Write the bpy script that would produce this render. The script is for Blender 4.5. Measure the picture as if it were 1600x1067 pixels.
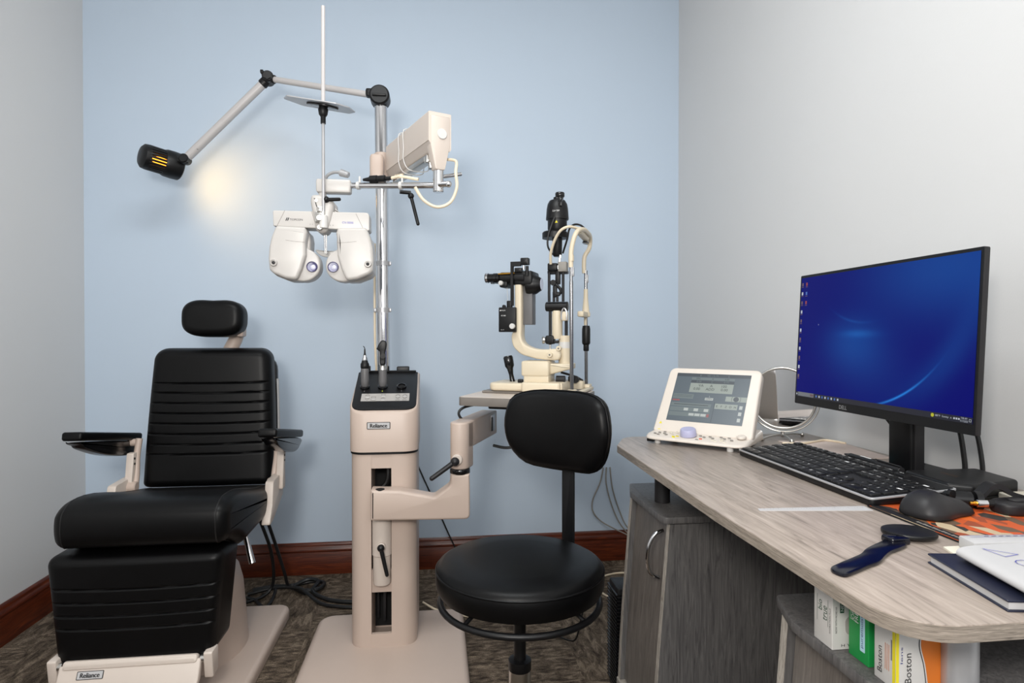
import bpy, bmesh, math, random
from mathutils import Matrix, Vector
random.seed(7)
for o in list(bpy.data.objects): bpy.data.objects.remove(o, do_unlink=True)
SC = bpy.context.scene
COL = SC.collection
R = math.radians
sin, cos, pi = math.sin, math.cos, math.pi

# ---------------------------------------------------------------- camera, world, light, exposure
cam = bpy.data.cameras.new('camera'); camo = bpy.data.objects.new('camera', cam); COL.objects.link(camo)
camo.location = (0, 0, 1.06)
camo.rotation_euler = (R(90 - .51), 0, R(-7.17))
cam.sensor_width = 36; cam.lens = 950 / 1600 * 36; cam.clip_start = .02
SC.camera = camo
SC.view_settings.view_transform = 'Standard'; SC.view_settings.look = 'None'
SC.view_settings.exposure = 0; SC.view_settings.gamma = 1
SC.view_settings.use_curve_mapping = False
W = bpy.data.worlds.new('world'); SC.world = W; W.use_nodes = True
W.node_tree.nodes['Background'].inputs[0].default_value = (.75, .82, .9, 1)
W.node_tree.nodes['Background'].inputs[1].default_value = .12

def area(name, loc, rot, sx, sy, power, col):
    l = bpy.data.lights.new(name, 'AREA'); l.shape = 'RECTANGLE'; l.size = sx; l.size_y = sy
    l.energy = power; l.color = col
    o = bpy.data.objects.new(name, l); COL.objects.link(o); o.location = loc; o.rotation_euler = rot
    return o
area('flash_light', (-.3, -.25, 1.42), (R(92), 0, R(-3)), .30, .22, 21, (1, .945, .87))
area('flash_bounce_light', (.0, -.9, 1.75), (R(80), 0, 0), 1.9, 1.2, 29, (.97, .985, 1))
area('ceiling_panel_light', (-.15, .95, 2.69), (0, 0, 0), 1.15, .56, 20, (.93, .98, 1))

# ---------------------------------------------------------------- materials
def lin(c):
    c = c / 255
    return c / 12.92 if c <= .04045 else ((c + .055) / 1.055) ** 2.4
def rgb(c): return (lin(c[0]), lin(c[1]), lin(c[2]), 1)
MATS = {}
def nn(t, typ, **k):
    n = t.nodes.new(typ)
    for a, b in k.items(): setattr(n, a, b)
    return n
def mat(name, col, rough=.5, metal=0, var=.05, vscale=30, bump=0, bscale=300, coat=0, spec=.5, stretch=(1, 1, 1)):
    """principled material whose colour and roughness are broken up by procedural noise"""
    m = bpy.data.materials.new(name); m.use_nodes = True; t = m.node_tree
    b = t.nodes['Principled BSDF']
    tc = nn(t, 'ShaderNodeTexCoord'); mp = nn(t, 'ShaderNodeMapping'); mp.inputs['Scale'].default_value = stretch
    t.links.new(tc.outputs['Object'], mp.inputs['Vector'])
    nz = nn(t, 'ShaderNodeTexNoise'); nz.inputs['Scale'].default_value = vscale; nz.inputs['Detail'].default_value = 4
    t.links.new(mp.outputs[0], nz.inputs['Vector'])
    cr = nn(t, 'ShaderNodeValToRGB')
    c = rgb(col)
    cr.color_ramp.elements[0].position = .3; cr.color_ramp.elements[1].position = .7
    cr.color_ramp.elements[0].color = tuple(max(0, x * (1 - var)) for x in c[:3]) + (1,)
    cr.color_ramp.elements[1].color = tuple(min(1, x * (1 + var)) for x in c[:3]) + (1,)
    t.links.new(nz.outputs['Fac'], cr.inputs[0]); t.links.new(cr.outputs[0], b.inputs['Base Color'])
    b.inputs['Roughness'].default_value = rough; b.inputs['Metallic'].default_value = metal
    b.inputs['Specular IOR Level'].default_value = spec
    if coat: b.inputs['Coat Weight'].default_value = coat; b.inputs['Coat Roughness'].default_value = .12
    if bump:
        n2 = nn(t, 'ShaderNodeTexNoise'); n2.inputs['Scale'].default_value = bscale; n2.inputs['Detail'].default_value = 3
        t.links.new(mp.outputs[0], n2.inputs['Vector'])
        bp = nn(t, 'ShaderNodeBump'); bp.inputs['Strength'].default_value = bump; bp.inputs['Distance'].default_value = .001
        t.links.new(n2.outputs['Fac'], bp.inputs['Height']); t.links.new(bp.outputs[0], b.inputs['Normal'])
    MATS[name] = m
    return m
def emit(name, col, s=1.0):
    m = bpy.data.materials.new(name); m.use_nodes = True; b = m.node_tree.nodes['Principled BSDF']
    b.inputs['Base Color'].default_value = (.01, .01, .01, 1); b.inputs['Roughness'].default_value = .3
    b.inputs['Emission Color'].default_value = rgb(col); b.inputs['Emission Strength'].default_value = s
    MATS[name] = m
    return m
def wood(name, cols, scale=(1, 1, 1), nscale=6, rough=.45, bump=.15, dist=1.5):
    m = bpy.data.materials.new(name); m.use_nodes = True; t = m.node_tree; b = t.nodes['Principled BSDF']
    tc = nn(t, 'ShaderNodeTexCoord'); mp = nn(t, 'ShaderNodeMapping'); mp.inputs['Scale'].default_value = scale
    t.links.new(tc.outputs['Object'], mp.inputs['Vector'])
    n1 = nn(t, 'ShaderNodeTexNoise'); n1.inputs['Scale'].default_value = nscale; n1.inputs['Detail'].default_value = 7
    n1.inputs['Distortion'].default_value = dist; n1.inputs['Roughness'].default_value = .62
    t.links.new(mp.outputs[0], n1.inputs['Vector'])
    cr = nn(t, 'ShaderNodeValToRGB'); el = cr.color_ramp.elements
    el[0].position = .28; el[0].color = rgb(cols[0]); el[1].position = .75; el[1].color = rgb(cols[-1])
    for i, c in enumerate(cols[1:-1]):
        e = el.new(.28 + .47 * (i + 1) / (len(cols) - 1)); e.color = rgb(c)
    t.links.new(n1.outputs['Fac'], cr.inputs[0]); t.links.new(cr.outputs[0], b.inputs['Base Color'])
    b.inputs['Roughness'].default_value = rough
    bp = nn(t, 'ShaderNodeBump'); bp.inputs['Strength'].default_value = bump; bp.inputs['Distance'].default_value = .001
    t.links.new(n1.outputs['Fac'], bp.inputs['Height']); t.links.new(bp.outputs[0], b.inputs['Normal'])
    MATS[name] = m
    return m

mat('wall_blue', (190, 205, 221), .62, var=.012, vscale=1.5, bump=.12, bscale=260)
mat('wall_grey', (213, 213, 213), .62, var=.012, vscale=1.5, bump=.12, bscale=260)
mat('ceiling_white', (238, 238, 237), .8, var=.01)
mat('vinyl', (7, 7, 8), .4, var=.12, vscale=18, bump=.1, bscale=420, spec=.18)
mat('vinyl_seam', (10, 10, 11), .5)
mat('cream', (190, 172, 160), .42, var=.015, vscale=8, bump=.06, bscale=700)
mat('cream_light', (204, 192, 182), .42, var=.015, vscale=8)
mat('ivory', (214, 201, 177), .4, var=.02, vscale=8)
mat('white_plastic', (206, 204, 201), .35, var=.01)
mat('panel_white', (212, 203, 193), .38, var=.01)
mat('pearl', (190, 186, 182), .36, var=.012)
mat('chrome', (214, 214, 216), .1, 1, var=.02)
mat('satin_chrome', (196, 194, 190), .28, 1, var=.03)
mat('silver', (178, 178, 180), .35, .5, var=.03)
mat('steel', (138, 138, 141), .16, 1, var=.03)
mat('arm_grey', (188, 184, 183), .35, var=.02)
mat('rim_silver', (168, 168, 170), .3, .2)
mat('black_plastic', (14, 14, 16), .42, var=.1, bump=.05, spec=.35)
mat('black_gloss', (13, 13, 15), .18, var=.05)
mat('charcoal', (32, 31, 33), .45, var=.06, spec=.35)
mat('grey_plastic', (96, 95, 96), .45, var=.04)
mat('table_edge', (118, 112, 106), .5, var=.04)
mat('pad_grey', (168, 164, 160), .5, var=.03)
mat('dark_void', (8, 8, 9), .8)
mat('ink', (18, 18, 20), .6)
mat('ink_grey', (120, 118, 120), .6)
mat('ink_white', (225, 225, 225), .6)
mat('ink_blue', (70, 74, 178), .6)
mat('paper', (184, 183, 184), .75, var=.02, vscale=12)
mat('paper_cream', (226, 220, 204), .75, var=.02)
mat('cable_black', (15, 15, 16), .5)
mat('cable_grey', (140, 136, 130), .5)
mat('cable_cream', (226, 210, 184), .5)
mat('yellow', (228, 214, 40), .5)
mat('orange', (200, 108, 34), .5)
mat('red_orange', (222, 96, 60), .5)
mat('green', (22, 140, 66), .5, var=.03)
mat('dark_green', (20, 70, 48), .5)
mat('light_blue', (176, 212, 226), .5)
mat('deep_blue', (36, 44, 120), .5)
mat('cyan_note', (40, 196, 214), .6)
mat('navy', (24, 28, 48), .4, var=.08, bump=.1)
mat('navy_gloss', (6, 7, 20), .16, var=.03)
mat('lavender', (176, 176, 206), .4)
mat('copper', (96, 66, 48), .5)
mat('gold', (226, 170, 70), .3, 1)
mat('lens_violet', (74, 70, 120), .08, spec=.8, coat=1)
mat('lens_glass', (206, 206, 226), .05, spec=.8, coat=1)
mat('mirror', (235, 236, 238), .03, 1, var=0)
mat('pale_pink_paper', (206, 190, 182), .6, var=.1, vscale=10)
emit('bulb_orange', (255, 150, 40), 4.5)
emit('bulb_white', (255, 226, 170), 25)
emit('led_green', (190, 210, 40), .8)
emit('diffuser_glow', (255, 252, 246), 3)
wood('desk_top', [(112, 101, 93), (148, 136, 126), (164, 151, 141), (182, 170, 160)], (14, 1.1, 14), 5, .34, .12)
wood('desk_edge', [(92, 84, 76), (140, 130, 119), (178, 166, 154)], (5, 4, 110), 5, .5, .2)
wood('cabinet', [(62, 61, 61), (88, 86, 86), (102, 100, 99), (118, 116, 114)], (16, 16, 1.3), 5, .45, .2, 2)  # worktop oak in a darker grey, partly its shade put into the colour
wood('cabinet_door', [(84, 79, 75), (108, 102, 97), (128, 121, 115)], (16, 16, 1.3), 5, .4, .15, 1.5)
wood('cabinet_edge', [(120, 114, 106), (160, 153, 144), (186, 179, 170)], (20, 20, 4), 6, .5, .1)
wood('mahogany', [(48, 16, 8), (84, 34, 16), (122, 56, 26)], (2, 2, 30), 3, .3, .1)

def carpet():
    m = bpy.data.materials.new('carpet'); m.use_nodes = True; t = m.node_tree; b = t.nodes['Principled BSDF']
    tc = nn(t, 'ShaderNodeTexCoord')
    def streak(sx, sy, sc, det=6):
        mp = nn(t, 'ShaderNodeMapping'); mp.inputs['Scale'].default_value = (sx, sy, 1)
        t.links.new(tc.outputs['Object'], mp.inputs['Vector'])
        n = nn(t, 'ShaderNodeTexNoise'); n.inputs['Scale'].default_value = sc; n.inputs['Detail'].default_value = det
        n.inputs['Roughness'].default_value = .7; n.inputs['Distortion'].default_value = .6
        t.links.new(mp.outputs[0], n.inputs['Vector']); return n
    a = streak(1.5, 4.5, 13); c = streak(4.5, 1.5, 9)
    ck = nn(t, 'ShaderNodeTexChecker'); ck.inputs['Scale'].default_value = 2.2
    t.links.new(tc.outputs['Object'], ck.inputs['Vector'])
    mx = nn(t, 'ShaderNodeMix'); mx.data_type = 'FLOAT'
    t.links.new(ck.outputs['Fac'], mx.inputs[0]); t.links.new(a.outputs['Fac'], mx.inputs[2]); t.links.new(c.outputs['Fac'], mx.inputs[3])
    cr = nn(t, 'ShaderNodeValToRGB'); el = cr.color_ramp.elements
    el[0].position = .34; el[0].color = rgb((54, 46, 40)); el[1].position = .66; el[1].color = rgb((146, 130, 113))
    e = el.new(.5); e.color = rgb((98, 86, 74))
    t.links.new(mx.outputs[0], cr.inputs[0])
    fib = streak(1, 1, 320, 2)
    cr2 = nn(t, 'ShaderNodeValToRGB'); cr2.color_ramp.elements[0].position = .35; cr2.color_ramp.elements[1].position = .65
    cr2.color_ramp.elements[0].color = (.5, .5, .5, 1); cr2.color_ramp.elements[1].color = (1.15, 1.15, 1.15, 1)
    t.links.new(fib.outputs['Fac'], cr2.inputs[0])
    mm = nn(t, 'ShaderNodeMix'); mm.data_type = 'RGBA'; mm.blend_type = 'MULTIPLY'; mm.inputs[0].default_value = 1
    t.links.new(cr.outputs[0], mm.inputs[6]); t.links.new(cr2.outputs[0], mm.inputs[7])
    t.links.new(mm.outputs[2], b.inputs['Base Color']); b.inputs['Roughness'].default_value = .95; b.inputs['Specular IOR Level'].default_value = .1
    bp = nn(t, 'ShaderNodeBump'); bp.inputs['Strength'].default_value = .6; bp.inputs['Distance'].default_value = .004
    t.links.new(fib.outputs['Fac'], bp.inputs['Height']); t.links.new(bp.outputs[0], b.inputs['Normal'])
    MATS['carpet'] = m
carpet()

# ---------------------------------------------------------------- mesh helpers
def V(*a): return Vector(a)
def FR(o, x=(1, 0, 0), y=(0, 1, 0)):
    x = Vector(x).normalized(); y = Vector(y); y = (y - x * y.dot(x)).normalized(); z = x.cross(y)
    m = Matrix((x, y, z)).transposed().to_4x4(); m.translation = Vector(o); return m
FRONT = lambda o: FR(o, (1, 0, 0), (0, 0, 1))          # a plane facing -Y
LEFTF = lambda o: FR(o, (0, -1, 0), (0, 0, 1))         # a plane facing -X
def along(p0, p1):
    z = (Vector(p1) - Vector(p0)); L = z.length; z.normalize()
    a = V(1, 0, 0) if abs(z.x) < .9 else V(0, 1, 0)
    x = a.cross(z).normalized(); y = z.cross(x)
    m = Matrix((x, y, z)).transposed().to_4x4(); m.translation = Vector(p0); return m, L
def area2(p): return sum(p[i - 1][0] * p[i][1] - p[i][0] * p[i - 1][1] for i in range(len(p))) / 2
def rrect(w, h, r, n=6, c=(0, 0)):
    pts = []
    for cx, cy, a0 in ((w / 2 - r, h / 2 - r, 0), (-w / 2 + r, h / 2 - r, 90), (-w / 2 + r, -h / 2 + r, 180), (w / 2 - r, -h / 2 + r, 270)):
        for i in range(n + 1):
            a = R(a0 + 90 * i / n); pts.append((c[0] + cx + r * cos(a), c[1] + cy + r * sin(a)))
    return pts
def round_poly(pts, rs, n=6):
    """polygon with rounded corners; rs = radius or list of radii"""
    out = []; N = len(pts)
    for i in range(N):
        r = rs[i] if isinstance(rs, (list, tuple)) else rs
        p = Vector(pts[i]).to_2d() if len(pts[i]) > 2 else Vector(pts[i]); a = Vector(pts[i - 1]); b = Vector(pts[(i + 1) % N])
        if r <= 0: out.append(tuple(p)); continue
        u = (a - p); v = (b - p); lu = u.length; lv = v.length; u.normalize(); v.normalize()
        ang = math.acos(max(-1, min(1, u.dot(v)))); d = min(r / max(math.tan(ang / 2), 1e-4), lu * .49, lv * .49)
        A = p + u * d; B = p + v * d
        for k in range(n + 1):
            s = k / n; out.append(tuple(A * (1 - s) ** 2 + p * 2 * s * (1 - s) + B * s * s))
    return out
def crom(pts, n=8, closed=False):
    P = [Vector(p) for p in pts]; N = len(P); out = []
    for i in range(N if closed else N - 1):
        if closed: a, b, c, d = P[i - 1], P[i], P[(i + 1) % N], P[(i + 2) % N]
        else: a, b, c, d = P[max(i - 1, 0)], P[i], P[i + 1], P[min(i + 2, N - 1)]
        for k in range(n):
            s = k / n
            out.append(.5 * ((2 * b) + (c - a) * s + (2 * a - 5 * b + 4 * c - d) * s * s + (3 * b - a - 3 * c + d) * s ** 3))
    if not closed: out.append(P[-1].copy())
    return out
def ellipse(rx, ry, n=40, c=(0, 0)): return [(c[0] + rx * cos(2 * pi * i / n), c[1] + ry * sin(2 * pi * i / n)) for i in range(n)]
def superell(rx, ry, e=3.2, n=56, c=(0, 0)):
    f = lambda t: math.copysign(abs(t) ** (2 / e), t)
    return [(c[0] + rx * f(cos(2 * pi * i / n)), c[1] + ry * f(sin(2 * pi * i / n))) for i in range(n)]
def inset(p, d):
    n = len(p); o = []
    for i in range(n):
        a, b, c = Vector(p[i - 1]), Vector(p[i]), Vector(p[(i + 1) % n])
        e1 = (b - a); e2 = (c - b)
        if e1.length < 1e-9 or e2.length < 1e-9: o.append(tuple(b)); continue
        e1.normalize(); e2.normalize()
        n1 = Vector((-e1.y, e1.x)); n2 = Vector((-e2.y, e2.x))
        k = max(1 + n1.dot(n2), .35); o.append(tuple(b + (n1 + n2) / k * d))
    return o
TEXTS = {}
def text_geo(s, font_scale=1.0):
    if s in TEXTS: return TEXTS[s]
    cu = bpy.data.curves.new('t', 'FONT'); cu.body = s; cu.align_x = 'CENTER'; cu.align_y = 'CENTER'; cu.resolution_u = 3
    o = bpy.data.objects.new('t', cu); me = bpy.data.meshes.new_from_object(o)
    vs = [v.co.copy() for v in me.vertices]; fs = [tuple(p.vertices) for p in me.polygons]
    bpy.data.objects.remove(o); bpy.data.curves.remove(cu); bpy.data.meshes.remove(me)
    if vs:
        x0 = min(v.x for v in vs); x1 = max(v.x for v in vs); y0 = min(v.y for v in vs); y1 = max(v.y for v in vs)
        vs = [V(v.x - (x0 + x1) / 2, v.y - (y0 + y1) / 2, 0) for v in vs]
        TEXTS[s] = (vs, fs, x1 - x0, y1 - y0)
    else: TEXTS[s] = ([], [], 1, 1)
    return TEXTS[s]
class MB:
    def __init__(s, F=None): s.v = []; s.f = []; s.m = []; s.F = F or Matrix()
    def add(s, vs, fs, mi=0, F=None):
        M = s.F @ F if F is not None else s.F; b = len(s.v)
        s.v += [M @ Vector(p) for p in vs]; s.f += [tuple(i + b for i in f) for f in fs]; s.m += [mi] * len(fs)
        return s
    def loft(s, rings, mi=0, F=None, cap=True, closed=True):
        n = len(rings[0]); vs = [p for r in rings for p in r]; fs = []
        for k in range(len(rings) - 1):
            for i in range(n if closed else n - 1):
                j = (i + 1) % n; fs.append((k * n + i, k * n + j, (k + 1) * n + j, (k + 1) * n + i))
        if cap: fs.append(tuple(range(n - 1, -1, -1))); fs.append(tuple((len(rings) - 1) * n + i for i in range(n)))
        return s.add(vs, fs, mi, F)
    def prism(s, out, h0, h1, r=0, seg=3, mi=0, F=None, rb=None):
        if area2(out) < 0: out = out[::-1]
        if h1 < h0: h0, h1 = h1, h0
        rb = r if rb is None else rb; rings = []
        for k in range(seg + 1 if rb else 1):
            a = pi / 2 * k / seg; d = rb * (1 - sin(a)); z = h0 + rb * (1 - cos(a))
            rings.append([(x, y, z) for x, y in inset(out, d)] if rb else [(x, y, h0) for x, y in out])
        for k in range(seg + 1 if r else 1):
            a = pi / 2 * (1 - k / seg) if r else 0; d = r * (1 - sin(a)); z = h1 - r * (1 - cos(a))
            rings.append([(x, y, z) for x, y in inset(out, d)] if r else [(x, y, h1) for x, y in out])
        return s.loft(rings, mi, F)
    def box(s, c, d, r=0, mi=0, F=None, seg=2):
        """rounded box centred at c with sizes d"""
        if r <= 0: r = 0
        r = min(r, min(d) * .49)
        rr = max(r, 1e-5); o = rrect(d[0], d[1], rr, 1 if r == 0 else seg + 1)
        if r == 0: o = [(d[0] / 2, d[1] / 2), (-d[0] / 2, d[1] / 2), (-d[0] / 2, -d[1] / 2), (d[0] / 2, -d[1] / 2)]
        T = Matrix.Translation(Vector(c)); T = F @ T if F is not None else T
        return s.prism(o, -d[2] / 2, d[2] / 2, r, seg, mi, T)
    def lathe(s, prof, F=None, n=32, mi=0, sx=1, sy=1, cap=True):
        """profile list of (radius, height) around local z"""
        rings = [[(max(r, 1e-5) * cos(2 * pi * i / n) * sx, max(r, 1e-5) * sin(2 * pi * i / n) * sy, z) for i in range(n)] for r, z in prof]
        return s.loft(rings, mi, F, cap)
    def cyl(s, p0, p1, r0, r1=None, n=20, mi=0, bev=0):
        M, L = along(p0, p1); r1 = r0 if r1 is None else r1
        pr = [(r0 - bev, 0), (r0, bev), (r1, L - bev), (r1 - bev, L)] if bev else [(r0, 0), (r1, L)]
        return s.lathe(pr, M, n, mi)
    def sphere(s, c, r, n=16, mi=0, sc=(1, 1, 1)):
        m = n // 2; rings = [[(c[0] + sc[0] * r * sin(pi * (k + .02) / (m + .04)) * cos(2 * pi * i / n), c[1] + sc[1] * r * sin(pi * (k + .02) / (m + .04)) * sin(2 * pi * i / n), c[2] - sc[2] * r * cos(pi * (k + .02) / (m + .04))) for i in range(n)] for k in range(m + 1)]
        return s.loft(rings, mi)
    def tube(s, pts, r, n=10, mi=0, smooth=6, closed=False, r1=None):
        P = crom(pts, smooth, closed) if smooth else [Vector(p) for p in pts]
        N = len(P); T = []
        for i in range(N):
            a = P[i - 1] if (i > 0 or closed) else P[i]; b = P[(i + 1) % N] if (i < N - 1 or closed) else P[i]
            t = (b - a); T.append(t.normalized() if t.length > 1e-9 else V(0, 0, 1))
        u = T[0].cross(V(.31, .73, .6)).normalized(); rings = []
        for i in range(N):
            u = (u - T[i] * u.dot(T[i])).normalized(); w = T[i].cross(u)
            q = r if r1 is None else r + (r1 - r) * i / (N - 1)
            rings.append([P[i] + (u * cos(2 * pi * k / n) + w * sin(2 * pi * k / n)) * q for k in range(n)])
        if closed: rings.append(rings[0]); return s.loft(rings, mi, cap=False)
        return s.loft(rings, mi)
    def text(s, t, h, F, mi=0, w=None, dz=.0004):
        """lettering h high (w wide) centred on frame F, lying just above its xy plane"""
        vs, fs, tw, th = text_geo(t); k = h / th; kx = k if w is None else w / tw
        return s.add([(v.x * kx, v.y * k, dz) for v in vs], fs, mi, F)
    def quad(s, x0, x1, y0, y1, F=None, mi=0, z=.0003):
        return s.add([(x0, y0, z), (x1, y0, z), (x1, y1, z), (x0, y1, z)], [(0, 1, 2, 3)], mi, F)
    def line(s, pts, w, F=None, mi=0, z=.0004, closed=False):
        P = [Vector(p) for p in pts]; n = len(P)
        for i in range(n if closed else n - 1):
            a, b = P[i], P[(i + 1) % n]; d = (b - a).normalized(); q = Vector((-d.y, d.x)) * w / 2; e = d * w / 2
            s.add([(*(a - q - e), z), (*(b - q + e), z), (*(b + q + e), z), (*(a + q - e), z)], [(0, 1, 2, 3)], mi, F)
        return s
    def build(s, name, mats, parent=None, label=None, angle=38):
        me = bpy.data.meshes.new(name)
        M = WM[parent.name].inverted() if parent else Matrix()
        me.from_pydata([M @ p for p in s.v], [], s.f)
        for k in ([mats] if isinstance(mats, str) else mats): me.materials.append(MATS[k])
        me.polygons.foreach_set('material_index', s.m)
        bm = bmesh.new(); bm.from_mesh(me); bmesh.ops.remove_doubles(bm, verts=bm.verts, dist=2e-6)
        bmesh.ops.recalc_face_normals(bm, faces=bm.faces) if not getattr(s, 'keepn', False) else None
        bm.to_mesh(me); bm.free()
        me.polygons.foreach_set('use_smooth', [True] * len(me.polygons))
        me.set_sharp_from_angle(angle=R(angle))
        o = bpy.data.objects.new(name, me); COL.objects.link(o)
        if parent: o.parent = parent; WM[o.name] = WM[parent.name].copy()
        else: WM[o.name] = Matrix()
        if label: o['label'] = label
        return o
WM = {}
def thing(name, label, cat, loc, rz=0, group=None):
    o = bpy.data.objects.new(name, None); COL.objects.link(o); o.empty_display_size = .05
    o.location = loc; o.rotation_euler = (0, 0, R(rz)); o['label'] = label; o['category'] = cat
    if group: o['group'] = group
    WM[o.name] = Matrix.Translation(Vector(loc)) @ Matrix.Rotation(R(rz), 4, 'Z')
    return o
def solo(o, label, cat, group=None):
    """a thing that is one mesh: origin moved to the middle of its footprint"""
    me = o.data; xs = [v.co for v in me.vertices]
    c = V((min(v.x for v in xs) + max(v.x for v in xs)) / 2, (min(v.y for v in xs) + max(v.y for v in xs)) / 2, min(v.z for v in xs))
    me.transform(Matrix.Translation(-c)); o.location = c
    o['label'] = label; o['category'] = cat
    if group: o['group'] = group
    return o
def struct(name, mb, m):
    o = mb.build(name, m); o['kind'] = 'structure'; return o
def pleated(mb, xc, hw0, hw1, z0, z1, yf, T, grooves, rt, rb, RR=.03, g=.006, s=.0035, crown=.008, lean=0, mi=0, NR=240, NC=30, wmid=0):
    """padded cushion facing -Y, with pressed pleats across it"""
    def f(e): return 0 if e >= RR else RR - math.sqrt(max(RR * RR - (RR - max(e, 0)) ** 2, 0))
    front = []; back = []
    for i in range(NR + 1):
        t = i / NR; t = t - .06 * sin(4 * pi * t) / 2
        z = z0 + (z1 - z0) * t; w = hw0 + (hw1 - hw0) * t + wmid * sin(pi * t)
        dt = z1 - z; db = z - z0
        if dt < rt: w -= rt - math.sqrt(max(rt * rt - (rt - dt) ** 2, 0))
        if db < rb: w -= rb - math.sqrt(max(rb * rb - (rb - db) ** 2, 0))
        fr = []; bk = []
        for j in range(NC + 1):
            u = sin((j / NC - .5) * pi); x = xc + w * u
            e1 = f(w * (1 - abs(u))); e2 = f(min(dt, db)); o = min(math.hypot(e1, e2), RR)
            gd = sum(g * math.exp(-((z - zg - .004 * (u * u)) / s) ** 2) + g * .5 * math.exp(-((z - zg - .008) / (s * 2.2)) ** 2) * 0 for zg in grooves) * min(1, w * (1 - abs(u)) / .03)
            yy = lean * (z - z0)
            fr.append((x, yf + yy + o + gd - crown * (1 - u * u) * (1 - o / RR), z))
            bk.append((x, yf + yy + T - o * .5, z))
        front.append(fr); back.append(bk)
    n = NC + 1; vs = [p for r in front for p in r] + [p for r in back for p in r]; B = n * (NR + 1); fs = []
    for i in range(NR):
        for j in range(NC):
            a = i * n + j; fs.append((a, a + 1, a + n + 1, a + n)); fs.append((B + a, B + a + n, B + a + n + 1, B + a + 1))
        a = i * n; fs.append((a, a + n, B + a + n, B + a)); a = i * n + NC; fs.append((a, B + a, B + a + n, a + n))
    for j in range(NC):
        fs.append((j, B + j, B + j + 1, j + 1)); a = NR * n + j; fs.append((a, a + 1, B + a + 1, B + a))
    return mb.add(vs, fs, mi)
def lever(mb, p0, p1, r0=.009, r1=.0055, mi=0):
    """clamp lever: round hub and tapered handle"""
    a, b = Vector(p0), Vector(p1); mb.cyl(a, b, r0 * .72, r1, 14, mi, .0015); mb.sphere(a, r0 * 1.25, 14, mi); mb.sphere(b, r1 * 1.02, 10, mi)
# ================================================================= ROOM
XL, XR, YB, YN, ZC = -1.482, 1.155, 2.795, -1.5, 2.75
struct('floor', MB().box(((XL + XR) / 2, (YB + YN) / 2, -.05), (XR - XL + .2, YB - YN + .2, .1)), 'carpet')
struct('ceiling', MB().box(((XL + XR) / 2, (YB + YN) / 2, ZC + .05), (XR - XL + .2, YB - YN + .2, .1)), 'ceiling_white')
struct('wall_back', MB().box(((XL + XR) / 2, YB + .05, ZC / 2), (XR - XL, .1, ZC)), 'wall_blue')
struct('wall_left', MB().box((XL - .05, (YB + YN) / 2, ZC / 2), (.1, YB - YN + .2, ZC)), 'wall_grey')
struct('wall_right', MB().box((XR + .05, (YB + YN) / 2, ZC / 2), (.1, YB - YN + .2, ZC)), 'wall_grey')
struct('wall_front', MB().box(((XL + XR) / 2, YN - .05, ZC / 2), (XR - XL, .1, ZC)), 'wall_grey')
def base_prof():
    return [(0, 0), (.015, 0), (.015, .092), (.0125, .097), (.0125, .100), (.0165, .104), (.0165, .112), (.012, .118), (.0095, .126), (.0095, .130), (.007, .136), (.004, .14), (0, .14)]
def baseboard(name, p0, p1, nrm):
    """moulded board swept from p0 to p1; the profile grows along nrm"""
    a, b = Vector((*p0, 0)), Vector((*p1, 0)); n = Vector((*nrm, 0)); mb = MB()
    mb.loft([[q + n * x + V(0, 0, z) for x, z in base_prof()] for q in (a, b)])
    struct(name, mb, 'mahogany')
baseboard('baseboard_back', (XL, YB), (XR, YB), (0, -1))
baseboard('baseboard_left', (XL, YN), (XL, YB - .017), (1, 0))
baseboard('baseboard_right', (XR, YN), (XR, YB - .017), (-1, 0))
cl = thing('ceiling_light', 'recessed white ceiling light panel above the middle of the room', 'light', (-.15, .95, ZC - .035))
MB().prism(rrect(1.22, .62, .01, 2, (-.15, .95)), ZC - .032, ZC, .004).build('frame', 'white_plastic', cl)
MB().box((-.15, .95, ZC - .034), (1.14, .54, .006), .001).build('diffuser', 'diffuser_glow', cl)

# ================================================================= EXAMINATION CHAIR
cx = -.803
ch = thing('exam_chair', 'black vinyl examination chair on a cream base in the left corner', 'chair', (cx, 2.05, 0))
MB().prism(rrect(.515, .79, .045, 6, (cx, 2.005)), 0, .042, .016, 4, rb=.004).build('base_plate', 'cream', ch)
pump = MB().lathe([(.196, .042), (.193, .06), (.186, .16), (.178, .24), (.166, .285), (.14, .315), (.1, .335), (.1, .40)], Matrix.Translation((cx + .0, 2.09, 0)), 48, sx=.92, sy=1.12).build('pump_housing', 'cream', ch)
a = R(-42); rc = (cx + .177 * cos(a), 2.09 + .216 * sin(a))
MB(FR((rc[0], rc[1], .145), (-sin(a) * 1.0, cos(a) * 1.1, .28), (0, 0, 1))).box((0, 0, 0), (.07, .012, .012), .003).build('pedal_slot', 'charcoal', pump)
MB().lathe([(.085, .38), (.085, .455)], Matrix.Translation((cx, 2.08, 0)), 32).build('pedestal', 'charcoal', ch)
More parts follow.
